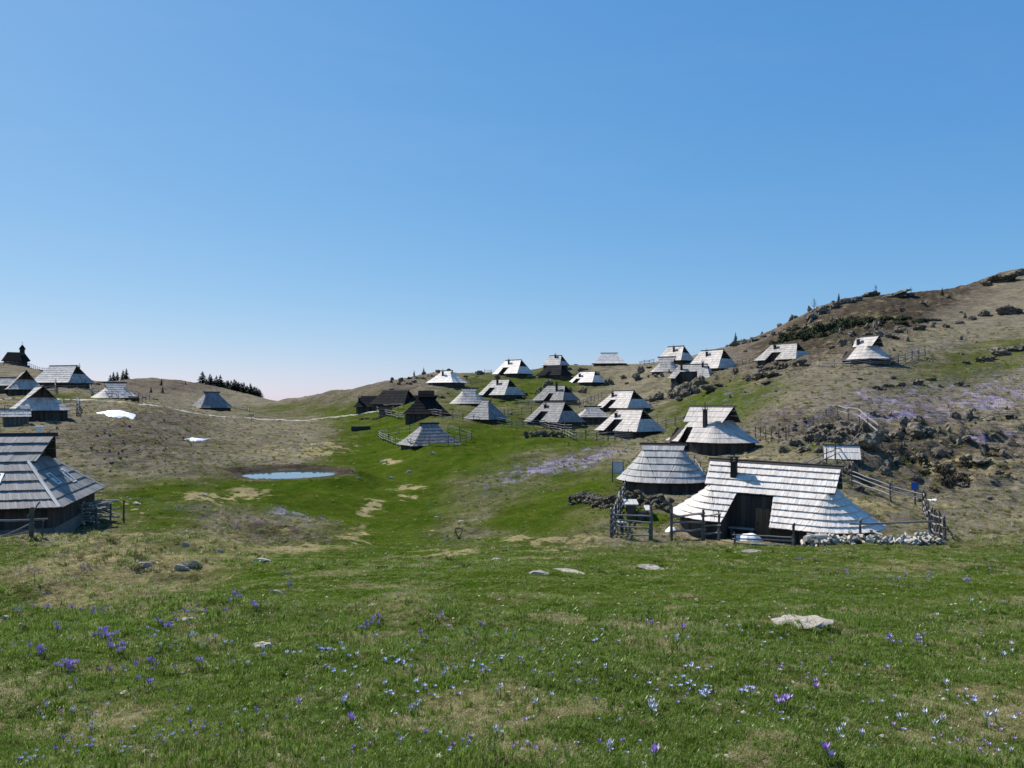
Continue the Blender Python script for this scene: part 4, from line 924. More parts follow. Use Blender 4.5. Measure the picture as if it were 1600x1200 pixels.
rocks_px([(1328,742,34,36),(1358,703,40,28),(1372,692,20,22),(1300,690,24,16),(1280,690,28,16),(1262,688,22,14),(1245,694,24,12),(1310,682,30,18),(1335,680,26,20),(1350,672,24,24),(1225,706,22,14),(1255,706,26,13),(1275,708,20,14),(1285,728,18,12),(1305,732,14,10),(1240,668,14,10),(1322,664,18,12),(1340,766,24,14),(1352,752,18,14),(1310,690,24,16),(1268,676,26,12),(1290,672,30,14)], 'limestone rock on the stony bank around the tiny shed', 'rocks around the tiny shed')
rocks_px([(1535,566,30,12),(1560,556,30,15),(1585,548,26,14),(1510,568,16,8),(1548,562,18,10),(1600,545,18,12),(1318,540,16,18),(1334,543,18,20),(1370,520,14,24),(1376,526,22,14),(1395,528,26,10),(1356,526,20,10),(1540,494,24,16),(1580,490,44,20),(1520,500,20,10),(1300,544,14,8),(1480,512,14,8),(1440,515,20,8),(1405,520,18,9),(1500,506,16,8)], 'dark rock high on the stony hill', 'rocks high on the stony hill', bury=.3)
rocks_px([(1268,500,22,24),(1285,490,30,18),(1305,481,26,14),(1322,474,26,10),(1362,463,30,12),(1400,462,44,9),(1425,462,20,7),(1565,440,44,16),(1590,430,40,16),(1545,446,22,10),(1208,524,9,12),(1150,540,22,10),(1165,536,20,10),(1180,532,22,8),(1340,470,16,9)], 'dark crag breaking the skyline of the stony hill', 'crags along the skyline', dmin=150)
rocks_px([(1245,974,95,11)], 'large flat pale limestone slab in the foreground grass', None, pale=True, bury=.5)
rocks_px([(1018,888,42,11),(890,893,52,7),(838,896,36,9),(1246,875,14,9),(1178,862,44,5),(1290,859,16,4),(1052,897,7,5)], ['pale flat stone in the meadow before the gateway','long flat stone flush with the turf in mid-meadow','dark-edged flat stone left of the long flat one','small grey stone before the firewood pile','pale flat slab at the foot of the porch fence','thin pale stone in the grass by the firewood pile','fist-sized stone in the mid meadow'], None, pale=True, bury=.5)
rocks_px([(226,884,24,15),(282,890,26,14),(305,886,17,17),(295,884,14,12),(290,853,14,12),(345,862,14,10),(40,978,24,15),(410,1012,34,22),(290,968,30,8),(700,978,14,9),(430,925,20,7),(12,965,20,9),(550,945,10,6),(405,877,30,9),(775,873,16,5),(95,983,14,8),(585,944,14,5)], ['pale stone standing alone left of the stone trio','flat stone of the trio on the dry grass','upright stone of the trio on the dry grass','middle stone of the trio on the dry grass','dark-sided stone on the brow behind the trio','small stone right of the brow','pale stone in the dry hump at the left picture edge','pointed pale stone standing in green turf','thin pale stone ridge behind the pointed stone','small stone near the crocus clumps in mid-foreground','flat stone beside the violet crocuses','stone at the extreme left edge','tiny stone above the straw mound','long low stone on the brow by the brown bank','thin flat stone near the loop ornament','little stone beside the left violet clump','small flat stone at the rim of the straw mound'], 'stones in the foreground turf', pale=True, bury=.45)
rocks_px([(162,793,16,10),(170,803,12,8),(215,787,16,6),(320,775,14,5),(610,748,10,5),(640,738,12,6),(675,706+4,12,6),(560,748,10,5),(720,815,10,5),(683,808,8,4),(600,722,12,5)], 'small stone in the valley grass', 'stones in the valley grass', pale=True, bury=.45)
# loose stones strewn over the rough banks: too many and too small to count
STREW = []
def strew(n, cx, cy, rx, ry, wlo, whi):
    for _ in range(n):
        p = hit(random.gauss(cx, rx), random.gauss(cy, ry), 30); k = p.y/F; w = rnd(wlo, whi); sz = w*k*rnd(.3,.6)
        mt = Matrix.Translation(p+Vector((0,0,sz*.3))) @ Matrix.Rotation(rnd(0,6.3), 4, 'Z') @ Matrix.Rotation(rnd(-.4,.4), 4, 'X') @ Matrix.Diagonal((w*k*.5, w*k*.45, sz, 1)); STREW.append(mt)
for a_ in ((75,1475,705,75,34,4,13), (45,1285,690,50,16,4,13), (50,1370,508,110,24,4,11), (30,185,695,70,18,3,7), (34,900,640,100,32,4,10), (22,640,592,40,8,4,10), (25,1100,600,50,12,4,10)): strew(*a_)
def loose_stones():
    base = []
    for i in (20,21,22):
        bm = bmesh.new(); bmesh.ops.create_icosphere(bm, subdivisions=2, radius=1); V = np.array([v.co[:] for v in bm.verts]); Fc = np.array([[v.index for v in f.verts] for f in bm.faces]); bm.free()
        rs = np.random.default_rng(i); pn = rs.normal(size=(10,3)); pn /= np.linalg.norm(pn, axis=1)[:,None]; pd = rs.uniform(.5,1,10); dt = V @ pn.T
        R = np.minimum(np.min(np.where(dt > .05, pd/np.maximum(dt,.05), 9), axis=1), 1.2)*(1+.25*rs.normal(size=len(V))*.5); base.append((V*R[:,None], Fc))
    vs, fs, n = [], [], 0
    for k, mt in enumerate(STREW):
        V, Fc = base[k % 3]; A_ = np.array(mt); vs.append(V @ A_[:3,:3].T + A_[:3,3]); fs.append(Fc+n); n += len(V)
    me = bpy.data.meshes.new('loose_stones'); me.from_pydata(np.vstack(vs).tolist(), [], np.vstack(fs).tolist()); me.materials.append(M['rock'])
    tag(link('loose_stones', me), 'loose limestone rubble strewn over the slopes', None, None, 'stuff')
loose_stones()

def stone_wall(label, pts, h=.8, size=.22, rows=4, raw=False):
    P_ = pts if raw else [hit(*p) for p in pts]; root = empty('dry_stone_wall', P_[0]); tag(root, label, 'wall')
    for a, b_ in zip(P_, P_[1:]):
        L = (b_-a).length; n = max(1, int(L/(size*1.5)))
        for r in range(rows):
            for k in range(n):
                q = a.lerp(b_, (k+rnd(.1,.9))/n); q.x += rnd(-.12,.12); q.y += rnd(-.12,.12); q.z = gz(q.x, q.y)+h*r/rows+rnd(-.04,.04)
                s = size*rnd(.75,1.3); boulder(q, s, s*rnd(.7,1), s*rnd(.5,.8), None, name='stone', parent=root, bury=.2)
    return root
stone_wall('tumbled dry stone wall curving below the round grey hut', [at(884,57), at(905,56.5), at(922,54), at(936,51.5), at(952,49.5), at(968,49)], .75, .3, 3, True)
stone_wall('dark dry stone wall closing the picnic corner', [at(976,50.5), at(1010,49.5), at(1050,48)], .85, .27, 4, True)
stone_wall('short mossy stone wall under the dull grey hut', [(822,684),(850,682),(880,684)], .8, .34, 3)
stone_wall('stone footing under the hut with boxed porch', [(1185,580),(1215,577),(1262,572)], .9, .42, 2)

# ------------------------------------------------------------------ trees and shrubs
def leaf_mat(name, lo, hi, trans=.25):
    m, nt, b = mat_new(name); g = N(nt, 'ShaderNodeNewGeometry'); oi = N(nt, 'ShaderNodeObjectInfo')
    c = ramp(nt, [(0, lo), (1, hi)], maths(nt, 'FRACT', maths(nt, 'ADD', g.outputs['Random Per Island'], oi.outputs['Random']))).outputs[0]
    nt.links.new(c, b.inputs['Base Color']); b.inputs['Roughness'].default_value = .85; b.inputs['Specular IOR Level'].default_value = .15
    return m
M['needle'] = leaf_mat('spruce_needles', (.012,.022,.014), (.035,.055,.028))
M['mugo'] = leaf_mat('dwarf_pine', (.014,.022,.010), (.045,.055,.022))
M['heath'] = leaf_mat('bare_heath_twigs', (.03,.024,.018), (.09,.07,.05))
M['bark'] = plain('bark', (.09,.07,.055), var=.4, scale=8)
def spruce(seed):
    rs = random.Random(seed); cr = MB(); L = 15
    for k in range(L):
        f = k/(L-1); z = .12+.86*f; R = .21*(1-f)**.85+.012; nb = 10 if f < .7 else 7
        for j in range(nb):
            a = rs.uniform(0, 6.28); r = R*rs.uniform(.65,1.15); w = .045*(1-f)+.015; dz = -r*rs.uniform(.25,.6)
            ca, sa = math.cos(a), math.sin(a); p0 = (0,0,z+.03)
            p1 = (ca*r*.55-sa*w, sa*r*.55+ca*w, z+dz*.35); p2 = (ca*r*.55+sa*w, sa*r*.55-ca*w, z+dz*.35); p3 = (ca*r, sa*r, z+dz)
            cr.poly([p0,p1,p3,p2]); cr.poly([(p0[0],p0[1],p0[2]-.02), (ca*r*.5,sa*r*.5,z-.05), p3])
    tr = MB(); tr.tube([(0,0,-.03),(0,0,.5),(0,0,.97)], [.018,.012,.003], 6)
    return cr.mesh('crown', M['needle']), tr.mesh('trunk', M['bark'])
SPR = [spruce(i) for i in range(4)]
def conifer(p, h, label, group=None, wide=1.0):
    r = empty('spruce_tree', p, rnd(0,6)); tag(r, label, 'tree', group); c, t = random.choice(SPR)
    link('crown', c, r, None, None, (h*wide,h*wide,h)); link('trunk', t, r, None, None, (h,h,h))
def top_row(px, d, row, lo=2.0):
    p = at(px, d); return p, max(lo, (HOR-row)/F*d-p.z)
for px, row in ((316,600),(322,603),(328,599),(335,598),(341,597),(346,600),(351,598),(356,596),(361,600),(366,596),(371,598),(376,597),(381,601),(386,603),(391,606),(396,607),(401,605),(406,609),(344,602),(358,601),(373,602),(388,607),(330,603),(349,599),(354,600),(364,598),(369,601),(378,600),(384,604),(393,608),(338,601),(398,608),(404,610)):
    p, hh = top_row(px, rnd(300,330), row+rnd(-1.5,1.5), 6); conifer(p, hh, 'dark spruce in the wood behind the rounded hill', 'spruces behind the rounded hill', rnd(2.0,2.8))
for px, row in ((172,589),(177,588),(183,585.5),(197,590),(192,594)):
    p, hh = top_row(px, rnd(305,320), row, 5); conifer(p, hh, 'spruce peeping over the dip beside the chapel hill', 'spruces beside the chapel hill', 1.7)
for px, py, hp, lb in ((252,603,7,'upper small cone-shaped spruce on the rounded hill'),(254,615,7,'lower small cone-shaped spruce on the rounded hill'),(236,614,6,'small spruce low on the rounded hill behind the snow')):
    p = hit(px, py, 150); conifer(p, hp*1.6*p.y/F, lb, None, 1.5)
for px, py, hp, lb, d0 in ((1312,471,12,'lone small spruce on the crag edge',150),(1474,464,13,'lone spruce on the high stony hillside',120),(1150,535,16,'ragged spruce at the foot of the stony hill skyline',150),(290,601,5,'tiny spruce on the rounded hill crest',150),(647,588,8,'thin spruce on the skyline behind the black huts',120),(662,584,10,'small spruce beside the white-lit skyline hut',120)):
    p = hit(px, py, d0); conifer(p, hp*p.y/F*1.1, lb, None, 1.3)
def bare_tree(px, py, hp, label, d0=100):
    p = hit(px, py, d0); h = hp*p.y/F; r = empty('bare_tree', p); tag(r, label, 'tree')
    tr = MB(); tr.tube([(0,0,-.2),(rnd(-.1,.1),0,h*.5),(rnd(-.1,.1),0,h*.95)], [h*.03,h*.02,h*.006], 5); tr.build('trunk', M['bark'], r)
    cr = MB()
    for k in range(26):
        z = h*rnd(.25,.9); a = rnd(0,6.28); L = h*rnd(.15,.38)*(1.1-z/h); e = (math.cos(a)*L, math.sin(a)*L, z+L*rnd(.3,.9))
        cr.tube([(0,0,z), e], [h*.010, h*.003], 4)
        for q in range(3):
            b2 = a+rnd(-1,1); s = Vector((0,0,z)).lerp(Vector(e), rnd(.4,.9)); cr.tube([s, s+Vector((math.cos(b2)*L*.5, math.sin(b2)*L*.5, L*.4))], [h*.006, h*.002], 3)
    cr.build('crown', M['bark'], r)
bare_tree(1273,485,20,'bare little tree on the crag edge'); bare_tree(1370,461,17,'bare spindly tree on the highest crag'); bare_tree(1425,461,12,'bare bush-like tree on the crag saddle'); bare_tree(1459,468,13,'thin bare tree beside the lone hillside spruce')
def shrub_mesh(seed, mat, n=900, name='shrub', size=.10):
    rs = np.random.default_rng(seed); mb = MB()
    lob = [(rs.normal(0,.45,2), rs.uniform(.35,.6)) for _ in range(7)]
    for i in range(n):
        c, R = lob[rs.integers(7)]; d = rs.normal(size=3); d /= np.linalg.norm(d); d[2] = abs(d[2])
        p = np.array([c[0],c[1],0])+d*R*rs.uniform(.55,1.05); p[2] *= .9
        u = rs.normal(size=3); u /= np.linalg.norm(u); v = np.cross(u, d); s = size*rs.uniform(.6,1.4)
        mb.poly([tuple(p+u*s), tuple(p+v*s*.6), tuple(p-u*s), tuple(p-v*s*.6)])
    return mb.mesh(name, mat)
MUGO = [shrub_mesh(i, M['mugo']) for i in range(3)]; HEATH = [shrub_mesh(i+10, M['heath'], 1100, 'shrub', .09) for i in range(2)]
def shrubs_px(items, label, group, meshes, dmin=20, hk=.75):
    labels = label if isinstance(label, list) else [label]*len(items)
    for (px, py, w, h), lb in zip(items, labels):
        p = hit(px, py, dmin); k = p.y/F; o = link('shrub', random.choice(meshes), None, p-Vector((0,0,h*k*.3)), (0,0,rnd(0,6)), (w*k*.55, w*k*.5, h*k*hk*1.35)); tag(o, lb, 'shrub', group)
shrubs_px([(1232,532,34,14),(1252,528,36,18),(1275,522,40,20),(1298,515,40,22),(1320,506,36,18),(1340,502,30,12),(1360,500,30,9),(1385,500,34,8),(1415,498,40,9),(1240,524,30,14),(1262,530,30,14),(1290,524,34,14),(1310,518,30,14),(1330,512,34,14),(1350,508,30,11),(1220,536,24,10),(1285,512,40,12),(1265,518,36,14),(1248,514,26,10),(1310,506,36,12),(1335,498,30,9),(1375,505,30,8),(1405,505,36,8),(1440,500,30,7),(1460,500,30,6)], 'dwarf pine thicket in the dark band on the stony hill', 'dwarf pine thicket on the stony hill', MUGO, 120, 1.15)
shrubs_px([(1278,486,34,14),(1300,478,30,12),(1342,466,22,14),(1352,463,20,12),(1400,459,36,8),(1155,534,26,12),(1172,533,20,9),(1560,438,30,9),(1140,540,16,9),(1195,526,18,8),(1245,508,18,9)], 'dwarf pine clinging to the skyline crags', 'dwarf pines on the crags', MUGO, 150)
shrubs_px([(1416,722,32,36)], 'round dark bush standing above the fence corner', None, MUGO, 20, .9)
shrubs_px([(1485,752,56,44),(1470,735,34,28),(1500,728,34,30),(1460,768,26,26)], ['broad brown heath bush on the rough bank','brown bush at the upper edge of the broad heath bush','upper brown bush behind the broad heath bush','small brown bush below the broad heath bush'], None, HEATH, 20, .9)
shrubs_px([(1535,725,34,14),(1545,710,28,10),(1565,728,24,10),(1440,738,22,12),(1375,735,20,12)], 'low dark juniper mat on the rough bank', 'juniper mats on the rough bank', MUGO, 20)
shrubs_px([(640,592,14,12),(650,592,14,13),(662,592,16,14),(630,596,14,10),(728,589,12,14),(746,589,10,5),(675,588,10,12),(700,604,24,8),(720,606,20,8)], 'dark shrub around the white-lit hut above the black huts', 'shrubs above the black huts', MUGO, 100)
shrubs_px([(140,600,16,9),(150,601,16,8),(158,598,14,7),(64,574,9,7),(60,575,7,5),(240,624,14,7),(225,622,14,7)], 'dark shrub on the chapel side of the pasture', 'shrubs on the chapel side', MUGO, 90)
vs = [(random.gauss(870, 85), random.gauss(628, 26), rnd(8,18), rnd(4,8)) for _ in range(26)]
shrubs_px(vs, 'low dark scrub patch between the village huts', 'scrub patches between the huts', HEATH+MUGO[:1], 90)
shrubs_px([(605,650,24,9),(590,654,20,8),(575,654,18,7),(700,650,16,8),(815,655,16,8),(430,738,10,3),(690,622,14,14),(705,640,10,8)], 'brown twiggy scrub beside the village fences', 'scrub beside the village fences', HEATH, 60)

# ------------------------------------------------------------------ gateway, picnic corner, signs, firewood
g0, g1 = at(1017, 39.6), at(1048, 39.4)
r = empty('gateway_arch', g0); tag(r, 'curved wooden gateway arch beside the long hut', 'gate')
for (b0, s) in ((g0, 1), (g1, -1)):
    o = b0-g0; mb = MB(); top = 1.75
    pts = [o+Vector((0,0,-.4)), o+Vector((0,0,.8)), o+Vector((-.02*s,0,top))]
    for k in range(1, 7): a = math.pi/2*k/6*1.1; pts.append(o+Vector((s*.32*(1-math.cos(a)),0,top+.28*math.sin(a))))
    mb.tube(pts, [.075]*len(pts), 7, .6); mb.build('arch_post', M['wallgrey'], r)
c = (g1-g0)*.5; mb = MB()
mb.tube([c+Vector((.16*math.cos(a),0,2.12+.16*math.sin(a))) for a in np.linspace(0, 6.28, 14)], .05, 5, .2); mb.tube([c+Vector((-.3,0,1.98)), c+Vector((.3,0,1.98))], .06, 6, .3); mb.build('emblem', M['soot'], r)
def table_set():
    P0 = at(985, 46.0); ax = math.radians(-6)
    t = empty('picnic_table', P0, ax); tag(t, 'narrow plank table in the fenced picnic corner', 'table')
    for k in range(3): mb = MB(); mb.box((-.27+.27*k,0,.78), (.255,2.4,.06), .85); mb.build('plank', M['roof1'], t)
    for y in (-.9, .9): mb = MB(); mb.box((0,y,.3), (.5,.14,.9), .3); mb.build('leg', M['post'], t)
    for dx, lb in ((-1.05,'plank bench nearer the leaning fence at the picnic table'), (.95,'plank bench on the gateway side of the picnic table')):
        q = P0+Vector((dx*math.cos(ax), dx*math.sin(ax)-.2, 0)); q.z = gz(q.x, q.y); b_ = empty('bench', q, ax); tag(b_, lb, 'bench')
        mb = MB(); mb.box((0,0,.45), (.34,2.2,.07), .85); mb.build('seat', M['roof1'], b_)
        for y in (-.8, .8): mb = MB(); mb.box((0,y,.12), (.26,.16,.6), .3); mb.build('leg', M['post'], b_)
    q = at(968, 42.6); b_ = empty('bench', q, .3); tag(b_, 'short bench by the near corner of the picnic fence', 'bench')
    mb = MB(); mb.box((0,0,.5), (.3,1.0,.07), .85); mb.build('seat', M['roof0'], b_); mb = MB(); mb.box((0,0,.1), (.22,.5,.75), .3); mb.build('leg', M['post'], b_)
    q = at(1002, 45.0); mb = MB(); mb.tube([(0,0,-.1),(0,0,.42)], [.24,.22], 10, .5); o = mb.build('tree_stump', M['post']); o.location = q; tag(o, 'sawn tree stump seat before the picnic bench', 'stump')
table_set()
def board_sign(px, d, w, h, z0, label, face, name='information_board', posts=(-.5,.5), yaw=0, roof=False):
    p = at(px, d); r = empty(name, p, -math.atan2(p.x, p.y)+math.radians(yaw)); tag(r, label, 'sign')
    for s in posts: mb = MB(); mb.box((s*w,0,(z0+h)/2-.15), (.09,.09,z0+h+.3), .4); mb.build('post', M['post'], r)
    mb = MB(); mb.box((0,-.07,z0+h/2), (w,.04,h), .4); mb.build('frame', M['post'], r)
    mb = MB(); mb.box((0,-.10,z0+h/2), (w*.92,.02,h*.92), .5); mb.build('panel', M[face], r)
    if roof: mb = MB(); mb.box((0,0,z0+h+.06), (w*1.3,.35,.05), .6); mb.build('cap', M['roof0'], r)
M['panel'] = plain('faded_panel', (.30,.36,.42), .4, .4, .2, 5, .05); M['blue'] = plain('blue_panel', (.02,.11,.45), .4, .4, .15, 5, .05); M['paper'] = plain('paper_notice', (.5,.42,.2), .6, .2, .3, 4, .05)
board_sign(965, 63, .85, .95, .75, 'grey information board beside the round grey hut', 'panel')
board_sign(1428, 50.5, .42, .5, 1.0, 'small blue marker board by the rear fence corner', 'blue', 'marker_board', (0,))
board_sign(1149, 47, .8, .22, 3.4, 'blue-grey ventilation plate on posts behind the long hut ridge', 'panel', 'raised_plate') if False else None
board_sign(393, 146, .9, .45, .9, 'small notice post beside the gravel path', 'paper', 'notice_post', (0,), roof=True)
board_sign(612, 158, .9, .9, .8, 'dark notice board on the skyline slope above the black huts', 'ridge', 'notice_board')
q = at(717, 47); r = empty('loop_ornament', q); tag(r, 'black loop-shaped iron ornament on a stem in the meadow', 'ornament')
mb = MB(); pts = [(.02,0,-.1),(-.02,0,.12),(-.14,0,.34),(-.21,0,.5),(-.2,0,.6),(-.1,0,.67),(.05,0,.68),(.18,0,.62),(.22,0,.52),(.16,0,.36),(.05,0,.14),(-.02,0,.0)]
mb.tube(pts, .034, 6, .4); mb.build('loop', M['steel'], r)
for k in range(7): boulder(q+Vector((rnd(-.8,.9), rnd(-.3,.5), 0)), rnd(.08,.16), rnd(.08,.14), rnd(.06,.1), None, name='stone', parent=r, bury=.3)
q = at(564, 127); r = empty('water_trough', q, -math.atan2(q.x, q.y)); tag(r, 'long dark wooden water trough on the valley slope', 'trough')
mb = MB(); mb.box((0,-.3,.28), (3.1,.08,.66), .3); mb.box((0,.3,.28), (3.1,.08,.66), .3); mb.box((0,0,.1), (3.0,.6,.1), .2); mb.build('basin', M['ridge'], r)
for s in (-1,1): mb = MB(); mb.box((s*1.5,0,.26), (.1,.5,.6), .3); mb.build('end_board', M['ridge'], r)
# firewood along the front of the long hut
def firewood():
    a, b_ = at(1256, 35.7), at(1466, 36.2); ax = math.atan2(b_.y-a.y, b_.x-a.x)
    meshes = []
    for s in range(4):
        mb = MB(); w, L = rnd(.06,.10), .4
        sec = [(-w,-w*.5),(w,-w*.6),(w*.9,w*.1),(0,w*.9),(-w*.8,w*.3)]; n0 = 0
        mb.v = [(x, -L/2, z) for x, z in sec]+[(x*.95, L/2, z*.95) for x, z in sec]
        mb.f = [tuple(range(5)), tuple(range(5,10))[::-1]]+[(k, 5+k, 5+(k+1)%5, (k+1)%5) for k in range(5)]; mb.t = [.95,.95]+[.55,.7,.6,.8,.5]
        meshes.append(mb.mesh('split_log', M['log']))
    r = empty('firewood_pile', a, 0); tag(r, 'low heap of split firewood along the front of the long hut', 'firewood')
    for k in range(230):
        f = rnd(0,1); p = a.lerp(b_, f); dp = rnd(-.45,.45); p += Vector((-math.sin(ax)*dp, math.cos(ax)*dp, 0)); hmax = (.52+.12*math.sin(f*17)+.1*math.sin(f*41))*(1-abs(dp)*1.2)
        p.z = gz(p.x, p.y)+rnd(.05, max(.08, hmax))
        link('split_log', random.choice(meshes), r, p-a, (rnd(-.7,.7), rnd(-.9,.9), ax+random.gauss(0,.9)), (rnd(.7,1.2),rnd(.6,1.1),rnd(.8,1.3)))
    for px, lb in ((1263,'pale sawn trunk slab lying left of the firewood heap'),(1281,'pale round log block touching the firewood heap')):
        p = at(px, 35.6); mb = MB(); mb.tube([(-.26,0,0),(.26,.05,.02)], [.13,.15], 12, .95); o = mb.build('log_block', M['log']); o.location = p+Vector((0,0,.42)); o.rotation_euler = (0,0,rnd(-.5,.5)); tag(o, lb, 'log')
firewood()
PRAIL = [m_.copy() for m_ in RAIL[:2]]
for m_ in PRAIL: m_.materials[0] = M['log']
def plank_heap():
    p = at(149, 44.3); r = empty('firewood_pile', p); tag(r, 'stack of pale boards and logs behind the hip end of the big hut', 'firewood')
    for k in range(60):
        q = Vector((rnd(-.5,.5), rnd(-1.6,1.6), rnd(.1,1.15))); mb = None
        link('board', random.choice(PRAIL), r, q+Vector((-.6,0,0)), (rnd(-.2,.2), rnd(-.15,.15), rnd(-.5,.5)), (rnd(.7,1.3), .14, .10))
    for d in (-1.5,0,1.5): link('post', POST[0], r, Vector((.95,d,-.3)), (0,0,0), (.14,.14,1.3))
plank_heap()
# ------------------------------------------------------------------ turf, tussocks and flowers
def foliage_mat(name, kind):
    m, nt, b = mat_new(name); nt.nodes.remove(b); out = [n for n in nt.nodes if n.type == 'OUTPUT_MATERIAL'][0]
    dry = N(nt, 'ShaderNodeAttribute', attribute_name='dry', attribute_type='INSTANCER'); rn = N(nt, 'ShaderNodeAttribute', attribute_name='rnd', attribute_type='INSTANCER')
    geo = N(nt, 'ShaderNodeNewGeometry')
    mix_r = maths(nt, 'ADD', maths(nt, 'MULTIPLY', rn.outputs['Fac'], .5), maths(nt, 'MULTIPLY', geo.outputs['Random Per Island'], .5))
    g = ramp(nt, [(.1, (.026,.062,.005)), (.5, (.094,.180,.012)), (.85, (.225,.335,.045)), (.98, (.38,.47,.15))], mix_r).outputs[0]
    d = ramp(nt, [(.1, (.10,.078,.040)), (.5, (.34,.275,.125)), (.9, (.74,.66,.40))], mix_r).outputs[0]
    c = mixc(nt, dry.outputs['Fac'], g, d)
    df = N(nt, 'ShaderNodeBsdfDiffuse'); tr = N(nt, 'ShaderNodeBsdfTranslucent'); ms = N(nt, 'ShaderNodeMixShader'); ms.inputs[0].default_value = .5
    nt.links.new(c, df.inputs[0]); nt.links.new(c, tr.inputs[0]); nt.links.new(df.outputs[0], ms.inputs[1]); nt.links.new(tr.outputs[0], ms.inputs[2]); gl = N(nt, 'ShaderNodeBsdfGlossy'); gl.inputs['Roughness'].default_value = .25; gl.inputs['Color'].default_value = (.8,.85,.8,1); m2 = N(nt, 'ShaderNodeMixShader'); m2.inputs[0].default_value = .010
    nt.links.new(ms.outputs[0], m2.inputs[1]); nt.links.new(gl.outputs[0], m2.inputs[2]); nt.links.new(m2.outputs[0], out.inputs[0])
    return m
M['grass'] = foliage_mat('grass_blades', 0)
def tuft(seed, n, h, spread, lean, w):
    rs = random.Random(seed); mb = MB()
    for i in range(n):
        a = rs.uniform(0,6.28); r = spread*math.sqrt(rs.random()); x, y = math.cos(a)*r, math.sin(a)*r; hh = h*rs.uniform(.5,1.2); b_ = rs.uniform(0,6.28); l = lean*rs.uniform(.2,1.2)*hh
        dx, dy = math.cos(b_)*l, math.sin(b_)*l; px_, py_ = -math.sin(b_)*w, math.cos(b_)*w
        mb.poly([(x-px_,y-py_,-.01),(x+px_,y+py_,-.01),(x+dx*.35+px_*.8,y+dy*.35+py_*.8,hh*.6),(x+dx*.35-px_*.8,y+dy*.35-py_*.8,hh*.6)])
        mb.poly([(x+dx*.35-px_*.8,y+dy*.35-py_*.8,hh*.6),(x+dx*.35+px_*.8,y+dy*.35+py_*.8,hh*.6),(x+dx,y+dy,hh)])
    return mb.mesh('grass_tuft', M['grass'])
def scatter(name, label, protos, X, Y, idx, scale, dry, rn, lift=0.0):
    """one object of points, a plant of the pool grown on each"""
    me = bpy.data.meshes.new(name); co = np.c_[X, Y, ground(X, Y)+lift].astype(np.float32); me.vertices.add(len(co)); me.vertices.foreach_set('co', co.ravel())
    for nm, typ, arr in (('pick','INT',idx.astype(np.int32)),('size','FLOAT',scale.astype(np.float32)),('dry','FLOAT',dry.astype(np.float32)),('rnd','FLOAT',rn.astype(np.float32)),('spin','FLOAT',(RNG.random(len(X))*6.283).astype(np.float32))):
        me.attributes.new(nm, typ, 'POINT').data.foreach_set('value', arr)
    me.update(); o = link(name, me); tag(o, label, None, None, 'stuff')
    ng = bpy.data.node_groups.new(name, 'GeometryNodeTree'); ng.interface.new_socket('Geometry', in_out='INPUT', socket_type='NodeSocketGeometry'); ng.interface.new_socket('Geometry', in_out='OUTPUT', socket_type='NodeSocketGeometry')
    nd = ng.nodes; gi = nd.new('NodeGroupInput'); go = nd.new('NodeGroupOutput'); iop = nd.new('GeometryNodeInstanceOnPoints'); g2i = nd.new('GeometryNodeGeometryToInstance')
    for p in reversed(protos):
        ob = bpy.data.objects.new(name+'_plant', p); oi = nd.new('GeometryNodeObjectInfo'); oi.inputs['Object'].default_value = ob; oi.inputs['As Instance'].default_value = True
        ng.links.new(oi.outputs['Geometry'], g2i.inputs[0])
    def attr(nm, typ): a = nd.new('GeometryNodeInputNamedAttribute'); a.data_type = typ; a.inputs[0].default_value = nm; return a.outputs[0]
    cx = nd.new('ShaderNodeCombineXYZ'); ng.links.new(attr('spin','FLOAT'), cx.inputs[2])
    ng.links.new(gi.outputs[0], iop.inputs['Points']); ng.links.new(g2i.outputs[0], iop.inputs['Instance']); iop.inputs['Pick Instance'].default_value = True
    ng.links.new(attr('pick','INT'), iop.inputs['Instance Index']); ng.links.new(attr('size','FLOAT'), iop.inputs['Scale']); ng.links.new(cx.outputs[0], iop.inputs['Rotation'])
    ng.links.new(iop.outputs[0], go.inputs[0]); md = o.modifiers.new('grow', 'NODES'); md.node_group = ng; return o
def sample_uv(n, d0, d1, umax=.74):
    d = np.exp(RNG.uniform(math.log(d0), math.log(d1), n)); u = RNG.uniform(-umax, umax, n); return u*d, d
TUFTS = [tuft(1,20,.038,.05,1.1,.0024), tuft(2,14,.062,.035,.7,.0026), tuft(3,22,.024,.06,1.9,.0024), tuft(4,10,.10,.022,.5,.003), tuft(5,26,.022,.07,3.6,.0026), tuft(6,16,.075,.05,1.1,.0045)]
X, Y = sample_uv(300000, 2.0, 62, 1.2); keep = RNG.random(len(X)) < 1-.75*sstep(22, 60, Y); X, Y = X[keep], Y[keep]
l_ = lg.root.location; keep = np.hypot(X-l_.x, Y-l_.y) > 5.2; keep &= np.hypot(X-b25.root.location.x, Y-b25.root.location.y) > 7.5; X, Y = X[keep], Y[keep]
g_, dr_, br_, pu_ = ground_masks(X, Y, None)
n4 = fbm(X, Y, .9, 3, 401); n5 = fbm(X, Y, .35, 2, 411)
dryp = np.clip(.34+1.1*dr_-.42*g_+1.1*n4+.7*n5-.5*blob(*pix(X,Y,base_z(X,Y)),1050,912,760,34,1), 0.02, 1); isdry = (RNG.random(len(X)) < dryp*.9)
dryv = np.where(isdry, RNG.uniform(.6,1,len(X)), RNG.uniform(0,.25,len(X)))
pick = np.where(isdry, RNG.choice([0,2,4,4],len(X)), RNG.choice([0,0,1,2,5],len(X))); tall = (n4 > .28) & (~isdry) & (RNG.random(len(X)) < .5); pick = np.where(tall, 3, pick)
scale = RNG.uniform(.6,1.25,len(X))*(.8+.55*sstep(3,30,Y))*(1+.5*np.clip(n4,0,1))
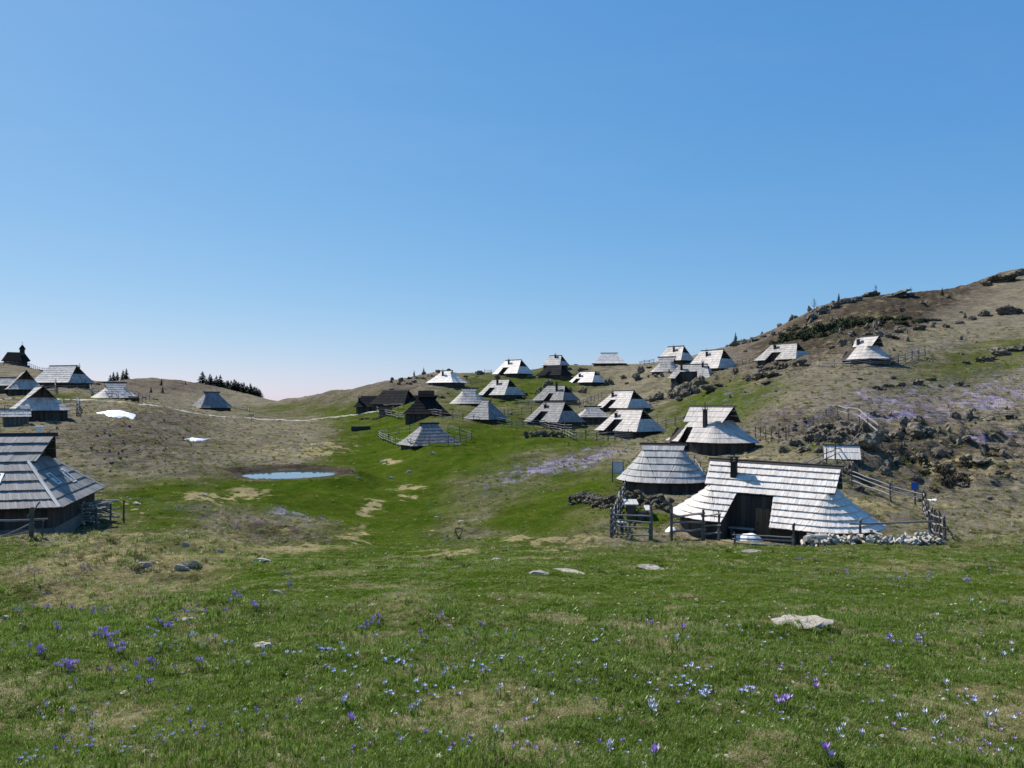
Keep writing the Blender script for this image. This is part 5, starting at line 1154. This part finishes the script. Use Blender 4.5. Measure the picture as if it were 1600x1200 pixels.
pxl, pyl = pix(X, Y, base_z(X, Y)); lawn = np.clip(1.3*blob(pxl,pyl,1050,912,760,34,1)+blob(pxl,pyl,560,900,160,40)+.8*sstep(16,24,Y)*np.clip(g_,0,1)-.3*n4, 0, 1)*(~isdry); scale = scale*(1-.45*lawn)*(.72+.28*sstep(5,11,Y)); rr = RNG.random(len(X))*(1-.5*lawn)+.52*lawn; rr = np.clip(rr+.12, 0, 1)
scatter('grass', 'short spring turf of green and bleached blades', TUFTS, X, Y, pick, scale, dryv, rr)
STN = []
for i in (30,31,32):
    bm = bmesh.new(); bmesh.ops.create_icosphere(bm, subdivisions=1, radius=.03); rs_ = random.Random(i)
    for v in bm.verts: v.co = v.co*rs_.uniform(.6,1.2); v.co.z *= .6
    me = bpy.data.meshes.new('pebble'); bm.to_mesh(me); bm.free(); me.materials.append(M['palerock']); STN.append(me)
X, Y = sample_uv(9000, 3, 60, 1.1); scatter('pebbles', 'small pale pebbles lying in the turf', STN, X, Y, RNG.integers(0,3,len(X)), (.18+1.3*RNG.random(len(X))**5)*(.8+1.2*sstep(5,50,Y)), np.zeros(len(X)), RNG.random(len(X)))
# rough tussocks further off
TUSS = [tuft(11,40,.16,.14,.9,.010), tuft(12,46,.11,.18,1.1,.011)]
X, Y = sample_uv(44000, 22, 150, .85); z_ = base_z(X, Y); px, py = pix(X, Y, z_)
g_, dr_, br_, pu_ = ground_masks(X, Y, None); keep = RNG.random(len(X)) < np.clip(.65-.75*g_+.2*br_, .06, 1)
cx, cy, ra, rb, pz = POND; keep &= np.hypot((X-cx)/ra, (Y-cy)/rb) > 1.25
for hh in HUTS.values():
    l = hh.root.location; keep &= np.hypot(X-l.x, Y-l.y) > max(hh.A, hh.B)*.95
X, Y, g_, dr_, br_ = X[keep], Y[keep], g_[keep], dr_[keep], br_[keep]
dryv = np.clip(.62+.4*dr_-.5*g_+RNG.normal(0,.25,len(X)), .15, 1)
scatter('tussock_grass', 'rough tussock grass of the slopes', TUSS, X, Y, RNG.integers(0,2,len(X)), RNG.uniform(.5,1.3,len(X))*(.8+.5*sstep(40,120,Y)), dryv, RNG.random(len(X))*np.where(br_ > .5, .55, 1))
# flowers
def petal_mat(name, c0, c1):
    m, nt, b = mat_new(name); oi = N(nt, 'ShaderNodeObjectInfo'); c = ramp(nt, [(0,c0),(1,c1)], oi.outputs['Random']).outputs[0]; nt.links.new(c, b.inputs['Base Color']); b.inputs['Roughness'].default_value = .6
    b.inputs['Specular IOR Level'].default_value = .2; return m
M['purple'] = petal_mat('crocus_violet', (.38,.22,.56), (.60,.46,.72)); M['pale'] = petal_mat('crocus_white', (.52,.48,.58), (.75,.74,.76)); M['squill'] = petal_mat('squill_blue', (.30,.33,.58), (.46,.50,.72)); M['stem'] = petal_mat('stem_green', (.05,.11,.02), (.08,.15,.03)); M['yellow'] = petal_mat('yellow_petal', (.75,.60,.03), (.8,.7,.1))
def flower_mesh(name, mat, hgt=.055, r=.018, cup=.030, petals=6, open_=.7):
    mb = MB()
    for k in range(petals):
        a = 2*math.pi*k/petals; w = math.pi/petals*1.05
        f = lambda rr, aa, zz: (rr*math.cos(aa), rr*math.sin(aa), zz)
        mb.poly([f(.003,a,hgt), f(r*.7,a-w,hgt+cup*.5), f(r*(.75+.5*open_),a,hgt+cup), f(r*.7,a+w,hgt+cup*.5)])
    n = len(mb.f); mb.tube([(0,0,-.01),(0,0,hgt+.002)], [.003,.0025], 4)
    for k in range(3): a = rnd(0,6.28); mb.poly([(-.002*math.sin(a),.002*math.cos(a),0),(.002*math.sin(a),-.002*math.cos(a),0),(.035*math.cos(a),.035*math.sin(a),hgt*.9)])
    me = mb.mesh(name, mat); me.materials.append(M['stem'])
    for i, p in enumerate(me.polygons): p.material_index = 0 if i < n else 1
    return me
FL = {'purple': [flower_mesh('crocus', M['purple'], .05+.01*k, .02, .034+.004*k, 6, .5+.4*k) for k in range(2)], 'pale': [flower_mesh('crocus', M['pale'], .05+.01*k, .018, .034, 6, .4+.4*k) for k in range(2)],
      'squill': [flower_mesh('squill', M['squill'], .045, .016, .014, 6, 1.0)], 'yellow': [flower_mesh('primrose', M['yellow'], .03, .016, .008, 5, 1.0)]}
def flowers(kind, clumps, label, group, name, smin=.85, smax=1.3):
    for (cx, cy, rx, ry, n) in clumps:
        for _ in range(n):
            p = hit(random.gauss(cx, rx*.5), random.gauss(cy, ry*.5)); s = rnd(smin, smax)*(1+.35*min(1, p.y/14))
            o = link(name, random.choice(FL[kind]), None, p, (rnd(-.25,.25), rnd(-.25,.25), rnd(0,6)), (s,s,s)); tag(o, label, 'flower', group)
flowers('purple', [(1222,1104,14,9,7),(1274,1084,6,8,3),(1390,1004,14,9,6),(1432,1006,10,8,5),(1382,1048,4,4,1),(172,1000,18,7,16),(110,1048,16,5,12),(240,1040,5,4,4),(92,986,6,4,3),(262,982,14,6,9),(315,1040,6,3,3),(376,938,12,7,8),(404,952,8,5,6),(456,916,6,5,4),(450,900,16,5,5),(65,1025,14,6,8),(30,960,40,14,8),(330,960,50,14,8),(150,960,60,12,8),(200,1050,80,16,8),(185,1022,20,6,8),(135,890,18,6,9),(50,895,20,8,10),(240,1075,5,4,2),(590,974,12,7,7),(572,986,6,3,4),(662,998,6,5,2),(690,970,12,5,4),(752,985,5,6,2),(1010,982,12,5,4),(1068,988,6,4,3),(1318,896,10,5,5),(1400,910,20,6,8),(1450,904,12,6,6),(1510,910,20,5,6),(470,1110,3,4,1),(552,1132,4,4,2),(1024,1188,5,4,2),(1285,1190,14,6,3),(1550,890,20,6,6)], 'violet crocus flower in the foreground turf', 'violet crocuses', 'crocus')
flowers('pale', [(1014,1112,8,6,4),(1020,1120,5,4,2),(540,1100,8,10,5),(650,1118,8,8,4),(950,1178,4,6,2),(1060,1002,20,10,5),(780,1155,6,5,2),(725,1065,60,30,6),(430,1030,60,20,9),(300,1010,60,16,9),(1570,1140,30,14,5),(1450,1120,60,30,7),(1320,1150,40,20,4),(230,1000,60,14,8),(1130,990,60,14,6),(900,1080,120,50,9),(560,1020,80,30,8),(1560,1030,30,16,5),(1500,960,60,16,6),(160,1110,120,40,7)], 'whitish crocus flower in the foreground turf', 'whitish crocuses', 'crocus')
flowers('squill', [(1095,1088,14,7,11),(1060,1075,40,14,9),(1160,1085,26,8,8),(620,1038,24,6,9),(510,1020,14,8,7),(750,1042,24,7,6),(780,1036,6,4,3),(620,1085,50,10,8),(950,1000,40,20,5),(1200,1000,40,20,5),(700,1090,60,14,6),(540,1052,40,10,6),(1090,1045,30,10,5),(1520,1095,8,8,3)], 'small blue squill flower in the foreground turf', 'blue squills', 'squill')
# the crocus carpet of the slopes, and the flowers nobody could count
SP = [FL['purple'][0], FL['pale'][0], FL['squill'][0], FL['yellow'][0]]
X, Y = sample_uv(130000, 5, 30, 1.1); n6 = fbm(X, Y, 1.6, 3, 501); keep = RNG.random(len(X)) < np.clip((n6-.05)*.08, 0.003, .04); X, Y = X[keep], Y[keep]
scatter('flowers', 'scattered tiny spring flowers in the turf', SP, X, Y, RNG.choice([0,0,0,1,1,2],len(X)), RNG.uniform(.55,.9,len(X)), np.zeros(len(X)), RNG.random(len(X)))
X, Y = sample_uv(260000, 28, 130, .7); g_, dr_, br_, pu_ = ground_masks(X, Y, None); keep = RNG.random(len(X)) < np.clip(pu_*.5-.05, 0, 1); X, Y = X[keep], Y[keep]
scatter('crocus_carpet', 'carpet of violet and white crocuses on the slopes', SP, X, Y, RNG.choice([0,0,0,1],len(X)), RNG.uniform(1.6,2.6,len(X))*(.8+.7*sstep(40,110,Y)), np.zeros(len(X)), RNG.random(len(X)))
